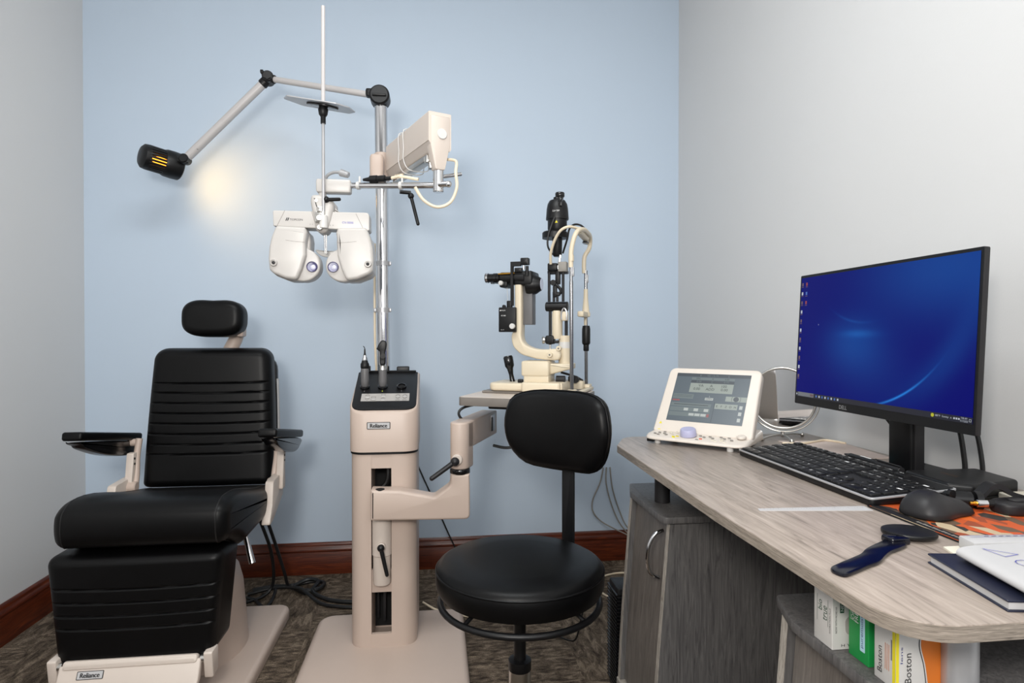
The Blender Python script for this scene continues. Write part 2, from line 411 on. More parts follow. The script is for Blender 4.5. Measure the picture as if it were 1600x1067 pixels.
# seat: side profile (y, z) extruded across
SX0, SX1 = -1.014, -.565
prof = crom([(1.738, .52), (1.737, .565), (1.752, .594), (1.80, .612), (1.90, .604), (2.08, .562), (2.25, .532), (2.315, .50), (2.30, .455), (2.15, .440), (1.99, .436), (1.90, .436), (1.852, .462), (1.80, .484), (1.755, .492)], 5, True)
YZ = FR((0, 0, 0), (0, 1, 0), (0, 0, 1))     # local x -> world y, local y -> world z, local z -> world x
seat = MB(YZ).prism([tuple(p) for p in prof], SX0, SX1, .036, 7).build('seat', 'vinyl', ch)
pro2 = inset([tuple(p) for p in prof][::1 if area2([tuple(p) for p in prof]) > 0 else -1], .0012)
for xs in (SX0 + .03, SX1 - .03): MB().tube([(xs, q[0], q[1]) for q in pro2[::2]], .0022, 6, smooth=0, closed=True).build('piping', 'vinyl_seam', seat)
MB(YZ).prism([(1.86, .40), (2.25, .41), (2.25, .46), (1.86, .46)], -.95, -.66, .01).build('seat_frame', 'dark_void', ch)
# backrest
GB = [.8895, .855, .819, .783, .747, .7105, .6745, .640]
back = pleated(MB(), cx - .004, .222, .201, .522, 1.016, 2.272, .082, GB, .045, .022, RR=.032, g=.0055, s=.0024, crown=.012, lean=.11, wmid=.003).build('backrest', 'vinyl', ch)
sh = MB(FR((cx - .004, 2.357, .53), (1, 0, 0), (0, .11, 1)) @ Matrix.Rotation(0, 4, 'Z'))
sh.prism(round_poly([(-.221, 0), (.221, 0), (.207, .46), (-.207, .46)], [.03, .03, .06, .06], 6), -.035, .0, .012, 3).build('back_shell', 'black_gloss', ch)
tr = MB(); tr.tube([(cx + .2225, 2.345, .60), (cx + .2225, 2.355, .70), (cx + .2195, 2.365, .80), (cx + .2145, 2.375, .90)], .0045, 8).build('trim_strip', 'silver', ch)
# headrest
hr = MB(FR((-.800, 2.335, 1.125), (1, 0, 0), (0, .06, 1)))
ho = [(x, y - .005 * math.exp(-(x / .045) ** 2) * (1 if y > 0 else -.2)) for x, y in superell(.107, .069, 3.0, 64)]
hr.prism(ho, -.05, .04, .03, 6, rb=.02).build('headrest', 'vinyl', ch)
hb = MB(); hb.tube([(-.745, 2.39, 1.13), (-.742, 2.41, 1.09), (-.752, 2.42, 1.05), (-.775, 2.415, 1.0)], .025, 12)
hb.box((-.718, 2.378, 1.10), (.022, .05, .085), .006); hb.cyl((-.712, 2.372, 1.11), (-.703, 2.372, 1.11), .012)
hb.build('headrest_bracket', 'cream', ch)
# arms
for sgn in (-1, 1):
    ax = cx + sgn * .282
    F = FR((ax, 1.97, .745), (1, 0, 0), (0, 1, -.163))
    ar = MB(F).prism(round_poly([(-.029, 0), (.029, 0), (.03, .39), (-.03, .39)], [.009, .009, .012, .012], 4), 0, .027, .008, 4).build('armrest', 'vinyl', ch)
    sup = MB(FR((ax - .02, 1.97, .745), (0, 1, -.163), (0, 0, 1)))
    sup.prism([tuple(p) for p in crom([(.03, -.003), (.385, -.003), (.37, -.035), (.30, -.052), (.17, -.046), (.06, -.026), (.035, -.014)], 4, True)], 0, .042, .006, 3)
    sup.build('arm_cushion', 'black_gloss', ar)
    br = MB(YZ); s0 = cx + sgn * .25
    # upright strap down from the arm, and the cheek plate that carries it
    br.prism(round_poly([(2.245, .655), (2.275, .655), (2.262, .60), (2.262, .52), (2.222, .52), (2.236, .60)], .006, 3), s0 - .006, s0 + .018, .003, 2)
    br.prism(round_poly([(2.15, .565), (2.27, .572), (2.285, .54), (2.28, .49), (2.15, .435), (2.09, .425), (2.135, .49)], .014, 4), s0 - .022, s0 + .006, .004, 2)
    for zz in (.636, .618): br.cyl((2.249, zz, s0 + .017), (2.249, zz, s0 + .0195), .004, mi=1)
    br.build('arm_bracket', ['cream_light', 'dark_void'], ch)
    st = MB(); xs = cx + sgn * .232
    st.tube([(xs, 2.285, .70), (xs + sgn * .004, 2.275, .64), (xs + sgn * .0, 2.262, .58), (xs - sgn * .002, 2.25, .545)], .011, 10)
    st.cyl((xs - .018, 2.235, .54), (xs + .014, 2.235, .54), .019, bev=.003)
    st.cyl((ax - sgn * .05, 2.29, .685), (ax - sgn * .012, 2.29, .685), .013, bev=.002)
    st.build('arm_pivot', 'cream', ch)
lv = MB(); lv.cyl((-.632, 2.11, .415), (-.596, 2.075, .316), .0085, .0105, 16); lv.build('release_lever', 'chrome', ch)
# leg rest and foot plate
leg = pleated(MB(), -.810, .200, .229, .166, .468, 1.755, .145, [.3775, .341, .306, .271], .03, .04, RR=.028, g=.0045, s=.0024, crown=.006, lean=.0)
leg.build('legrest', 'vinyl', ch)
FP = FR((-.812, 1.748, .181), (1, 0, 0), (0, -.42, -.91))
fp = MB(FP); fp.prism(round_poly([(-.178, 0), (.178, 0), (.178, .05), (.17, .105), (.15, .13), (-.15, .13), (-.17, .105), (-.178, .05)], [.006, .006, 0, .01, .01, .01, .01, 0], 3), -.010, .010, .004, 3)
fp.box((0, .070, -.012), (.33, .006, .006), .002)
fp.box((0, .0, -.002), (.34, .024, .026), .008)
fpo = fp.build('foot_plate', 'cream_light', ch)
for sgn in (-1, 1):
    hg = MB(YZ); x0 = -.812 + sgn * .196
    hg.prism(round_poly([(1.735, .20), (1.785, .20), (1.785, .13), (1.745, .125)], .006, 3), x0 - .012, x0 + .012, .004, 2)
    hg.build('hinge_block', 'cream_light', ch)
    MB().cyl((x0 - sgn * .022, 1.75, .178), (x0 - sgn * .01, 1.75, .178), .011).build('hinge_pin', 'satin_chrome', ch)
def name_plate(F, w, h, parent, txt='Reliance'):
    m = MB(F); m.prism(rrect(w, h, .002, 2), 0, .0012, .0004, 1, 0); m.prism(rrect(w * .94, h * .84, .001, 2), .001, .0014, mi=1)
    m.text(txt, h * .56, F=Matrix.Translation((0, 0, .0015)), mi=2, w=w * .72)
    for dx in (-.0006, .0006): m.text(txt, h * .56, F=Matrix.Translation((dx, 0, .0015)), mi=2, w=w * .72)
    return m.build('name_plate', ['ink', 'paper', 'ink'], parent, label='small white name plate with bold black lettering')
NPF = FR(FP @ V(-.096, .025, -.0101), (1, 0, 0), (0, .42, .91))
name_plate(NPF, .066, .0205, fpo)

# ================================================================= INSTRUMENT STAND
st = thing('instrument_stand', 'cream instrument stand with black control console and chrome pole', 'medical stand', (-.165, 2.12, 0))
MB().prism(rrect(.515, .66, .055, 7, (-.157, 1.935)), 0, .052, .022, 5, rb=.004).build('base_plate', 'cream', st)
# column: rounded plan with a full height slot in front
xa, xb, y0, y1, sx0, sx1, sd = -.274, -.061, 2.0, 2.31, -.2065, -.1425, 2.14
r = .05
arc = lambda cx_, cy_, a0, a1, n=7, rr=r: [(cx_ + rr * cos(R(a0 + (a1 - a0) * i / n)), cy_ + rr * sin(R(a0 + (a1 - a0) * i / n))) for i in range(n + 1)]
plan = [(sx1, y0)] + arc(xb - r, y0 + r, 270, 360) + arc(xb - r, y1 - r, 0, 90) + arc(xa + r, y1 - r, 90, 180) + arc(xa + r, y0 + r, 180, 270) + [(sx0, y0), (sx0, sd), (sx1, sd)]
col = MB().prism(plan, .052, .678, 0).build('column', 'cream', st)
MB().box(((sx0 + sx1) / 2, sd - .004, .36), (sx1 - sx0, .006, .6)).build('slot_shade', 'dark_void', col)  # dark sheet paints the shade inside the slot
for za, zb, yy in ((.052, .095, y0 + .001), (.632, .678, y0 + .002), (.226, .30, y0 + .012)):
    MB().prism([(sx0, yy), (sx1, yy), (sx1, yy + .012), (sx0, yy + .012)], za, zb).build('slot_cover', 'cream', col)
MB().tube([(-.16, 2.06, .66), (-.155, 2.05, .61), (-.162, 2.05, .575), (-.185, 2.05, .552)], .008, 8).build('slot_cable', 'cable_black', col)
gr = MB(); gr.box((-.172, 2.10, .16), (.008, .02, .13)); gr.cyl((-.195, 2.11, .10), (-.195, 2.11, .225), .006); gr.build('lift_rail', 'charcoal', col)
MB().lathe([(.0265, .257), (.0285, .262), (.0285, .35), (.031, .353), (.031, .455), (.029, .475)], Matrix.Translation((-.1735, 2.008, 0)), 28).build('lift_cylinder', 'cream_light', st)
lc = MB(); lc.cyl((-.1725, 1.978, .388), (-.1725, 1.962, .388), .013, bev=.002); lc.build('lever_boss', 'cream_light', st)
lc = MB(); lever(lc, (-.1725, 1.957, .388), (-.153, 1.95, .305), .0095, .006); lc.build('clamp_lever', 'black_plastic', st)
bp = rrect(xb - xa + .006, y1 - y0 + .006, .052, 7, ((xa + xb) / 2, (y0 + y1) / 2))
MB().prism(bp, .678, .686).build('gasket', 'black_plastic', st)
# console head: side profile with a sloping top
hx0, hx1 = xa - .004, xb + .004
hp = round_poly([(1.993, .686), (2.315, .686), (2.315, .925), (2.215, .925), (1.993, .813)], [.001, .001, .01, .008, .012], 4)
pl2 = rrect(hx1 - hx0, .322, .05, 7, ((hx0 + hx1) / 2, 2.154))
hm = MB()
def roof(y): return min(.813 + (y - 1.993) / (2.215 - 1.993) * (.925 - .813), .925)
hm.loft([[(x, y, .686) for x, y in pl2], [(x, y, roof(y) - .006) for x, y in pl2], [(x, y, roof(y) - .001) for x, y in inset(pl2, .003)], [(x, y, roof(y)) for x, y in inset(pl2, .008)]])
head = hm.build('console_housing', 'cream', st)
ca = math.atan2(.112, .222); CF = FR(((hx0 + hx1) / 2, 2.0, .8165), (1, 0, 0), (0, cos(ca), sin(ca)))
cp = MB(CF); cp.prism(round_poly([(-.104, .006), (.104, .006), (.104, .247), (-.104, .247)], [.04, .04, .004, .004], 8), -.002, .004, .0015, 2)
cp.box((0, .247, .002), (.196, .008, .014), .002)
panel = cp.build('control_panel', 'black_plastic', head)
pad = MB(CF); pad.prism(rrect(.158, .046, .001, 2, (.001, .078)), .004, .0048)
for i, (px_, py_, up_) in enumerate(((-.058, .092, 1), (-.058, .066, -1), (.042, .09, 1), (.065, .09, 1), (.042, .072, -1), (.065, .072, -1))):
    h = .0062; pad.line([(px_ - .0075, py_ - h * up_ * .7), (px_ + .0075, py_ - h * up_ * .7), (px_, py_ + h * up_)], .0009, mi=1, z=.0051, closed=True)
pad.line([(-.044, .082), (-.031, .082), (-.031, .073), (-.044, .073)], .0009, mi=1, z=.0051, closed=True)
for q in ((-.006, .092), (-.006, .070), (.042, .060), (.065, .060)): pad.line([(q[0] + .0065 * cos(t * .5236), q[1] + .0045 * sin(t * .5236)) for t in range(12)], .0008, mi=1, z=.0051, closed=True)
pad.line([(-.006, .07), (-.006, .077)], .001, mi=1, z=.0052)
for q in ((-.058, .079), (-.0375, .066), (-.006, .084), (-.006, .061), (.042, .082), (.065, .082)): pad.quad(q[0] - .005, q[0] + .005, q[1] - .0012, q[1] + .0012, mi=2, z=.0051)
pad.quad(-.047, -.029, .0592, .0608, mi=1, z=.0051)
pad.build('button_pad', ['pad_grey', 'ink', 'ink_white'], panel, label='silver membrane key pad with triangle and round keys')
for px_ in (-.072, -.012, .052):
    so = MB(); so.lathe([(.0165, .0), (.0165, .009), (.0125, .010), (.0115, .004), (.0115, .0042)], CF @ Matrix.Translation((px_, .14, .003)), 24, 0); so.lathe([(.0115, 0), (.0115, .0005)], CF @ Matrix.Translation((px_, .14, .0075)), 20, 1); so.build('handle_socket', ['black_gloss', 'dark_void'], panel)
for px_, m_ in ((-.072, 'grey_plastic'), (-.012, 'led_green'), (.052, 'grey_plastic')): MB(CF).prism(rrect(.003, .005, .0012, 2, (px_, .117)), .0035, .005).build('indicator', m_, panel)
MB().box((-.248, 2.24, .938), (.03, .03, .03), .004).build('rear_clip', 'black_plastic', head); MB().box((-.118, 2.262, .936), (.045, .03, .026), .004).build('rear_clip', 'black_plastic', head)
name_plate(FRONT((-.182, 1.992, .772)), .074, .0225, head)
# pole with clips and a cable beside it
pole = MB(); pole.cyl((-.188, 2.27, .9), (-.197, 2.27, 1.895), .0232, n=32); pole = pole.build('pole', 'chrome', st)
pc = MB(); pc.tube([(-.222, 2.285, 1.40), (-.222, 2.285, 1.2), (-.221, 2.285, 1.05), (-.216, 2.285, .93)], .0045, 8); pc.build('pole_cable', 'cable_cream', pole)
for z in (1.325, 1.155):
    pc = MB(); pc.lathe([(.0255, z - .008), (.0255, z + .008)], Matrix.Translation((-.1915 + (.0), 2.27, 0)), 28); pc.box((-.219, 2.283, z), (.012, .012, .016), .002); pc.box((-.164, 2.262, z), (.008, .008, .014), .002); pc.build('cable_clip', 'silver', pole)
# instrument arm at the top
A0, A1 = V(-.19, 2.255, 0), V(-.02, 1.85, 0); ad = (A1 - A0).normalized(); an = V(-ad.y, ad.x, 0)  # an points to the right of the arm
AF = FR((A1.x, A1.y, 1.681), -an if an.x < 0 else an, (0, 0, 1))      # end face frame; local -z/+z along the arm
sgnz = 1 if AF.to_3x3().col[2].dot(ad) > 0 else -1
arm = MB(AF); arm.prism(round_poly([(.0, -.03), (.016, -.057), (.07, -.057), (.074, -.05), (.074, .057), (.0, .057)], [.006, .008, .004, .004, .003, .003], 3), -sgnz * .40, 0, 0)
arm.prism(round_poly([(.0, -.031), (.0, -.0315), (-.0012, -.0315), (-.0012, -.0285), (0, -.0285)], 0), -sgnz * .40, -sgnz * .002)
arm = arm.build('instrument_arm', 'cream_light', st)
ac = MB(AF); ac.prism(round_poly([(.006, .048), (.068, .048), (.068, -.045), (.056, -.10), (.052, -.116), (.022, -.116), (.018, -.10), (.006, -.045)], [.003, .003, .02, .01, .006, .006, .01, .02], 4), -sgnz * .03, sgnz * .004, .003, 2)
ac.cyl((.042, -.008, sgnz * .003), (.042, -.008, sgnz * .0075), .016, bev=.0015, mi=1)
ac.build('arm_end_cap', ['cream_light', 'white_plastic'], arm)
ml = MB(AF); ml.box((.028, -.068, -sgnz * .22), (.03, .02, .30), .004); ml.box((.02, -.078, -sgnz * .04), (.03, .025, .02), .003); ml.cyl((.02, -.078, -sgnz * .04), (.02, -.108, -sgnz * .03), .007)
ml.build('arm_linkage', 'satin_chrome', arm)
mk = MB(); mk.box((-.207, 2.235, 1.655), (.048, .075, .105), .012, 0); mk.cyl((-.193, 2.265, 1.625), (-.194, 2.266, 1.725), .029, n=28, bev=.004); mk.build('arm_mount', 'cream', st)
for zz in (-.21, -.255):
    ties = MB(AF); ties.tube([(-.002, .06, -sgnz * -zz), (-.003, .0, -sgnz * -zz), (-.003, -.04, -sgnz * -zz), (.01, -.075, -sgnz * (-zz - .02)), (.05, -.085, -sgnz * (-zz - .06)), (.078, -.05, -sgnz * (-zz - .02)), (.077, .06, -sgnz * -zz), (.04, .0605, -sgnz * -zz)], .0016, 6, smooth=4, closed=True); ties.build('white_tie', 'white_plastic', arm)
ep = AF @ V(.037, -.116, -sgnz * .012)
pv = MB(); pv.cyl(ep, ep - V(0, 0, .066), .0165, bev=.002, n=28); pv.cyl(ep - V(.0, .012, .045), ep - V(-.03, .02, .045), .009); pv.sphere(ep - V(-.03, .02, .045), .0105, 14); pv.cyl(ep - V(0, 0, .02), ep - V(-.07, -.03, .0), .006); pv.build('arm_pivot', 'chrome', st)
E0 = ep - V(0, 0, .045); E1 = V(-.268, 1.965, 1.533)
rod = MB(); rod.cyl(E0, E1, .0095, n=20); rod = rod.build('support_rod', 'chrome', st)
rd = lambda t: E0.lerp(E1, t)
for t in (.40, .88):
    ti = MB(); M, L = along(rd(t), rd(t + .01)); ti.lathe([(.0125, 0), (.0125, .009)], M, 18); ti.box(tuple(rd(t) + V(0, -.004, .018)), (.006, .006, .02), .002); ti.build('cable_tie', 'white_plastic', rod)
lvm = MB(); q = rd(.42) + V(.03, .05, -.02); lvm.cyl(q + V(-.035, 0, .012), q + V(.0, 0, .010), .006); lever(lvm, q, q + V(.022, 0, -.088), .008, .0055); lvm.build('clamp_lever', 'black_plastic', st)
cb = MB(); q0 = rd(.30)
cb.tube([AF @ V(.07, -.075, -sgnz * .02), AF @ V(.095, -.08, -sgnz * .01), E0 + V(.052, -.02, .035), E0 + V(.055, -.02, -.01), E0 + V(.035, -.02, -.055), E0 + V(-.005, -.02, -.07), E0 + V(-.045, -.02, -.05), E0 + V(-.07, -.02, -.012)], .0048, 8)
cb.build('loop_cable', 'cable_cream', arm)
cn = MB(); a_, b_ = rd(.52) + V(0, -.004, .022), rd(.84) + V(0, -.004, .017)
cn.cyl(a_.lerp(b_, .0), a_.lerp(b_, .25), .006); cn.cyl(a_.lerp(b_, .22), a_.lerp(b_, .55), .0105, .0095); cn.cyl(a_.lerp(b_, .5), a_.lerp(b_, .75), .0115); cn.cyl(a_.lerp(b_, .75), b_, .008, .004)
cn.build('cable_connector', 'black_plastic', rod)
cn = MB(); cn.tube([rd(.22) + V(0, -.002, .018), rd(.4) + V(0, -.004, .026), rd(.53) + V(0, -.004, .022)], .005, 8); cn.tube([rd(.55) + V(0, 0, .02), rd(.4) + V(0, .01, .035), AF @ V(.0, -.07, -sgnz * .3)], .004, 8); cn.build('connector_cable', 'cable_cream', rod)
# slit lamp arm
AR = MB(FR((0, 1.965, 0), (1, 0, 0), (0, 0, 1)))
AR.prism(round_poly([(-.203, .482), (.075, .476), (.1085, .476), (.1085, .56), (.1075, .62), (.048, .62), (.046, .586), (-.004, .551), (-.112, .574), (-.202, .578)], [.006, .0, .022, 0, 0, 0, .02, .02, .02, .006], 5), -.032, .032, .009, 4)
la = AR.build('lower_arm', 'cream', st)
MB().cyl((-.174, 1.95, .5745), (-.174, 1.95, .578), .014, mi=0, n=20).build('arm_plug', 'dark_void', la)
sl = MB(); sl.lathe([(.031, .618), (.0325, .62), (.0325, .632), (.031, .634)], Matrix.Translation((.078, 1.965, 0)), 28); sl.build('swivel_ring', 'black_gloss', st)
u0, u1 = V(.078, 1.965, 0), V(.20, 2.27, 0); UD = (u1 - u0).normalized(); UF = FR(u0, UD.cross(V(0, 0, 1)), UD)   # local y along the arm
ua = MB(UF); ua.prism([(.031 * cos(t), .031 * sin(t)) for t in [R(180 + 10 * i) for i in range(19)]] + [(.031, .04), (-.031, .04)], .634, .784, .006, 3)
ua.prism(rrect(.062, .33, .006, 3, (0, .16)), .698, .7838, .005, 3)
ua = ua.build('upper_arm', 'cream', st)
ub = MB(UF); ub.box((.03, .27, .745), (.006, .05, .06), .002); ub.build('arm_bracket', 'silver', ua)
ub = MB(UF); ub.box((.034, .25, .742), (.004, .012, .05), .001); ub.build('adjuster', 'ink', ua)
lb = MB(); lb.cyl((.07, 1.945, .668), (.066, 1.925, .668), .017, bev=.002); lb.build('lever_boss', 'cream_light', st)
lb = MB(); lever(lb, (.060, 1.915, .665), (-.012, 1.90, .618), .0115, .0075); lb.build('clamp_lever', 'charcoal', st)
TF = Matrix.Translation((.072, 2.07, 0)) @ Matrix.Rotation(R(-25), 4, 'Z')      # slit lamp table frame
tb = MB(TF); tb.prism(rrect(.39, .36, .016, 5, (.225, .115)), .832, .86, .0015, 2)
tab = tb.build('table_top', 'table_edge', st)
tl = MB(TF); tl.prism(rrect(.384, .354, .014, 5, (.225, .115)), .86, .8615); tl.build('table_surface', 'cream_light', tab)
mb_ = MB(TF); mb_.box((.19, .12, .823), (.17, .2, .018), .004); mb_.box((.205, .14, .77), (.07, .1, .09), .008); mb_.cyl((.17, .12, .70), (.17, .12, .825), .03); mb_.box((.225, .11, .745), (.03, .05, .07), .004)
mb_.build('table_mount', 'black_plastic', st)
wl = MB(TF)
wl.tube([(.08, .02, .832), (.03, -.01, .82), (.015, -.02, .80), (.03, -.01, .775), (.06, .02, .77)], .0045, 8)
wl.tube([(.24, .06, .74), (.22, .04, .70), (.17, .03, .685), (.12, .03, .69)], .005, 8); wl.tube([(.25, .08, .75), (.24, .06, .71), (.21, .05, .70), (.19, .08, .72)], .004, 8)
wl.build('table_cable', 'cable_black', st)

# hand instruments in the console sockets
def on_console(x, y, z): return CF @ V(x, y, z)
rt_ = thing('retinoscope', 'grey handled instrument with fine pointed tip in left console socket', 'instrument', on_console(-.072, .14, .008))
b0 = on_console(-.072, .14, .008); F = Matrix.Translation(b0)
MB(F).lathe([(.010, 0), (.0125, .004), (.014, .02), (.0135, .06), (.0125, .064)], n=24).build('handle', 'grey_plastic', rt_)
MB(F).lathe([(.0125, .062), (.0145, .066), (.0145, .078), (.011, .084), (.010, .09)], n=24).build('collar', 'black_plastic', rt_)
MB(F).lathe([(.0085, .088), (.0095, .095), (.006, .104), (.0055, .108)], n=20).build('neck', 'chrome', rt_)
t_ = MB(F); t_.lathe([(.005, .107), (.0035, .112), (.002, .13)], n=14); t_.tube([(0, 0, .128), (-.001, 0, .134), (-.005, -.002, .139)], .0014, 6); t_.build('tip', 'black_plastic', rt_)
op = thing('ophthalmoscope', 'black headed ophthalmoscope standing in middle console socket before the pole', 'instrument', on_console(-.012, .14, .008))
b0 = on_console(-.012, .14, .008); F = Matrix.Translation(b0)
MB(F).lathe([(.010, 0), (.013, .004), (.014, .02), (.0135, .058)], n=24).build('handle', 'grey_plastic', op)
MB(F).lathe([(.0135, .057), (.0125, .062), (.0125, .072), (.009, .075)], n=24).build('collar', 'satin_chrome', op)
hd = MB(F @ FR((0, 0, 0), (1, 0, 0), (0, 0, 1)))
hd.prism([tuple(p) for p in crom([(-.007, .074), (.007, .074), (.010, .095), (.009, .118), (.013, .135), (.013, .152), (.004, .158), (-.006, .156), (-.018, .135), (-.019, .128), (-.010, .12), (-.010, .095)], 4, True)], -.011, .011, .004, 3)
hd.cyl((0, .085, -.013), (0, .085, .013), .006); hd.cyl((.001, .105, -.0135), (.001, .105, .0135), .0085); hd.build('head', 'black_plastic', op)

# ================================================================= EXAMINATION LAMP
lp = thing('exam_lamp', 'jointed grey arm lamp with black slotted head lit against the wall', 'lamp', (-.197, 2.27, 1.895))
j = MB(); j.cyl((-.197, 2.27, 1.893), (-.197, 2.27, 1.91), .022, bev=.002)
J0, J1, J2 = V(-.203, 2.27, 1.935), V(-.648, 2.49, 2.068), V(-.972, 2.53, 1.752)
j.cyl((-.2, 2.235, 1.93), (-.2, 2.305, 1.93), .036, n=28, bev=.006); j.box((-.197, 2.27, 1.917), (.05, .05, .03), .008)
j.box((-.226, 2.272, 1.945), (.05, .034, .03), .008); j.box((-.2, 2.232, 1.927), (.05, .008, .008), .003)
j.build('pivot_joint', 'black_plastic', lp)
D = (J1 - J0).normalized()
MB().cyl(J0 + D * .03, J1 - D * .025, .0115, n=20).build('rear_arm', 'arm_grey', lp)
j = MB(); j.cyl(J1 + V(.004, -.03, 0), J1 + V(-.004, .03, 0), .0215, n=24, bev=.004); j.cyl(J1 + V(.004, -.036, 0), J1 + V(.003, -.028, 0), .016, n=6); j.cyl(J1, J1 - D * .032, .0165, n=18, bev=.003)
D2 = (J2 - J1).normalized(); j.cyl(J1, J1 + D2 * .036, .0195, n=18, bev=.003); j.box(tuple(J1 + V(-.018, -.02, .016)), (.012, .02, .014), .003)
j.build('elbow_joint', 'black_plastic', lp)
fa = MB(); fa.cyl(J1 + D2 * .03, J2 - D2 * .015, .0165, n=24); fa.cyl(J2 - D2 * .055 + V(.012, -.012, 0), J2 - D2 * .055 + V(.013, -.014, 0), .003, mi=1); fa.build('front_arm', ['arm_grey', 'ink'], lp)
j = MB(); j.cyl(J2 + V(0, -.024, 0), J2 + V(0, .024, 0), .018, n=20, bev=.004); j.box(tuple(J2), (.028, .03, .04), .008); j.cyl(J2, J2 + V(-.055, .004, -.008), .014); j.build('head_joint', 'black_plastic', lp)
HA = V(.72, .66, -.12).normalized(); HC = V(-1.062, 2.535, 1.742)      # the head's axis; light leaves along it
HF, _ = along(HC, HC + HA)
hm = MB(HF); 
hm.lathe([(.010, -.075), (.036, -.074), (.046, -.066), (.048, -.056), (.048, -.048), (.044, -.048), (.042, -.054), (.010, -.060)], n=32)
hm.lathe([(.044, .006), (.0485, .004), (.053, .014), (.054, .04), (.053, .066), (.049, .07), (.047, .066), (.047, .012), (.044, .006)], n=36, cap=False)
for k in range(24):
    a = 2 * pi * k / 24; hm.box((.0455, 0, -.022), (.006, .0085, .062), .0015, F=Matrix.Rotation(a, 4, 'Z'))
hm.build('lamp_head', 'black_plastic', lp)
MB(HF).lathe([(.0, -.03), (.010, -.03), (.013, -.02), (.016, .0), (.012, .02), (0, .026)], n=16).build('bulb', 'bulb_orange', lp)
L = bpy.data.lights.new('lamp_bulb_light', 'SPOT'); L.energy = 2.9; L.color = (1, .6, .2); L.spot_size = R(150); L.spot_blend = 1; L.shadow_soft_size = .035
lo = bpy.data.objects.new('lamp_bulb_light', L); COL.objects.link(lo)
lo.matrix_world = HF @ Matrix.Translation((0, 0, .045)) @ Matrix.Rotation(pi, 4, 'X')

# ================================================================= PHOROPTER
PY = 1.96
ph = thing('phoropter', 'pearl white phoropter refraction head hanging from chrome rod', 'phoropter', (-.347, PY, 1.23))
hx = lambda X, Y: ((420 + X / 6.278 - 506) * .00194, (525 - (280 + Y / 6.278)) * .0020 + 1.06)
PF = FRONT((-.347, PY, 0))
P = lambda L_, fx=1: [(fx * hx(*p)[0], hx(*p)[1]) for p in L_]
def both(L_): return P(L_), [(-x, y) for x, y in P(L_)]
bar = MB(PF); bar.prism(round_poly(P([(65, 330), (1000, 330), (1003, 500), (985, 510), (70, 480)]), [.006, .012, .004, .004, .004], 4), -.045, .02, .0028, 3)
bar = bar.build('cross_bar', 'pearl', ph)
ln = MB(PF)
for pts in ([(180, 330), (108, 475)], [(870, 345), (945, 497)], [(437, 330), (470, 440)], [(640, 330), (585, 440)]): ln.line(P(pts), .0012, z=.0203)
ln.build('seam_lines', 'table_edge', bar)
lt = MB(PF)
c_ = P([(290, 415), (205, 412), (790, 433)])
lt.text('TOPCON', .0058, FR((0, 0, 0)) @ Matrix.Translation((c_[0][0], c_[0][1], .0203)), 0, w=.038)
q = c_[1]; lt.line([(q[0] - .004, q[1] - .0035), (q[0] - .001, q[1] + .0035)], .0026, z=.0206); lt.line([(q[0] + .001, q[1] - .0035), (q[0] + .004, q[1] + .0035)], .0026, z=.0206)
lt.text('CV-5000', .0066, Matrix.Translation((c_[2][0], c_[2][1], .0203)), 1, w=.034)
for X in (425, 447): lt.text('F', .0032, Matrix.Translation((*P([(X, 458)])[0], .0203)), 0)
for X in (618, 645): lt.text('O', .0032, Matrix.Translation((*P([(X, 462)])[0], .0203)), 0)
lt.build('lettering', ['ink', 'ink_blue'], bar)
main = [(105, 482), (385, 492), (400, 545), (385, 640), (388, 760), (345, 900), (300, 1002), (190, 985), (80, 940), (42, 905), (33, 800), (40, 690), (62, 590)]
lobe = [(330, 640), (400, 690), (455, 722), (498, 780), (512, 850), (500, 915), (455, 970), (390, 1002), (310, 1004), (250, 960)]
under = [(60, 560), (395, 500), (412, 600), (400, 800), (330, 1004), (200, 1000), (85, 955), (42, 920), (36, 820)]
for side in (0, 1):
    f = (lambda L_: both(L_)[side])
    hd = MB(PF); hd.prism([tuple(p) for p in crom(f(lobe), 4, True)], -.05, .012, .006, 3)
    hd.prism(round_poly(f(under), .02, 4), -.075, -.002, .006, 3)
    hd = hd.build('lens_head', 'pearl', ph)
    fc = MB(PF); fc.prism(round_poly(f(main), [.012, .012, .008, .01, .01, .03, .016, .02, .03, .016, .03, .03, .03], 5), -.03, .036, .010, 5); fc.build('front_cover', 'pearl', hd)
    cut = MB(PF); cut.line(f([(200, 622), (300, 634), (380, 638)]), .0009, z=.0362); cut.build('cover_seam', 'table_edge', hd)
    lx, lz = f([(437, 865)])[0]; T = PF @ Matrix.Translation((lx, lz, .0215))
    ln = MB(T); ln.lathe([(.0168, -.010), (.0168, -.004), (.0152, -.0015), (.0142, -.0085), (.001, -.009)], n=36)
    ln.build('aperture_ring', 'lens_violet', hd)
    g_ = MB(T); g_.lathe([(.0085, -.0088), (.0078, -.007), (.005, -.0055), (.0005, -.005)], Matrix.Translation((.003, -.0015, 0)), 24); g_.build('lens', 'lens_glass', hd)  # pale off-centre dome paints the white reflection on the lens
    kx, kz = f([(88, 840)])[0]; T = PF @ Matrix.Translation((kx, kz, .032))
    kb = MB(T); kb.lathe([(.0115, 0), (.011, .008), (.0092, .0115), (.008, .0115), (.0075, .008), (.001, .008)], n=24); kb.lathe([(.005, .004), (.005, .0105), (.003, .0115)], n=16, mi=1); kb.build('side_knob', ['pearl', 'charcoal'], hd)
ct = MB(PF)
ct.prism([tuple(p) for p in crom(P([(435, 190), (430, 260), (460, 400), (470, 480), (500, 528), (540, 540), (580, 528), (605, 480), (640, 360), (655, 240), (560, 175), (470, 170)]), 4, True)], -.05, .03, .014, 4)
ct.prism(round_poly(P([(560, 235), (660, 235), (665, 290), (710, 330), (560, 330)]), .006, 3), -.045, .0, .004, 2)
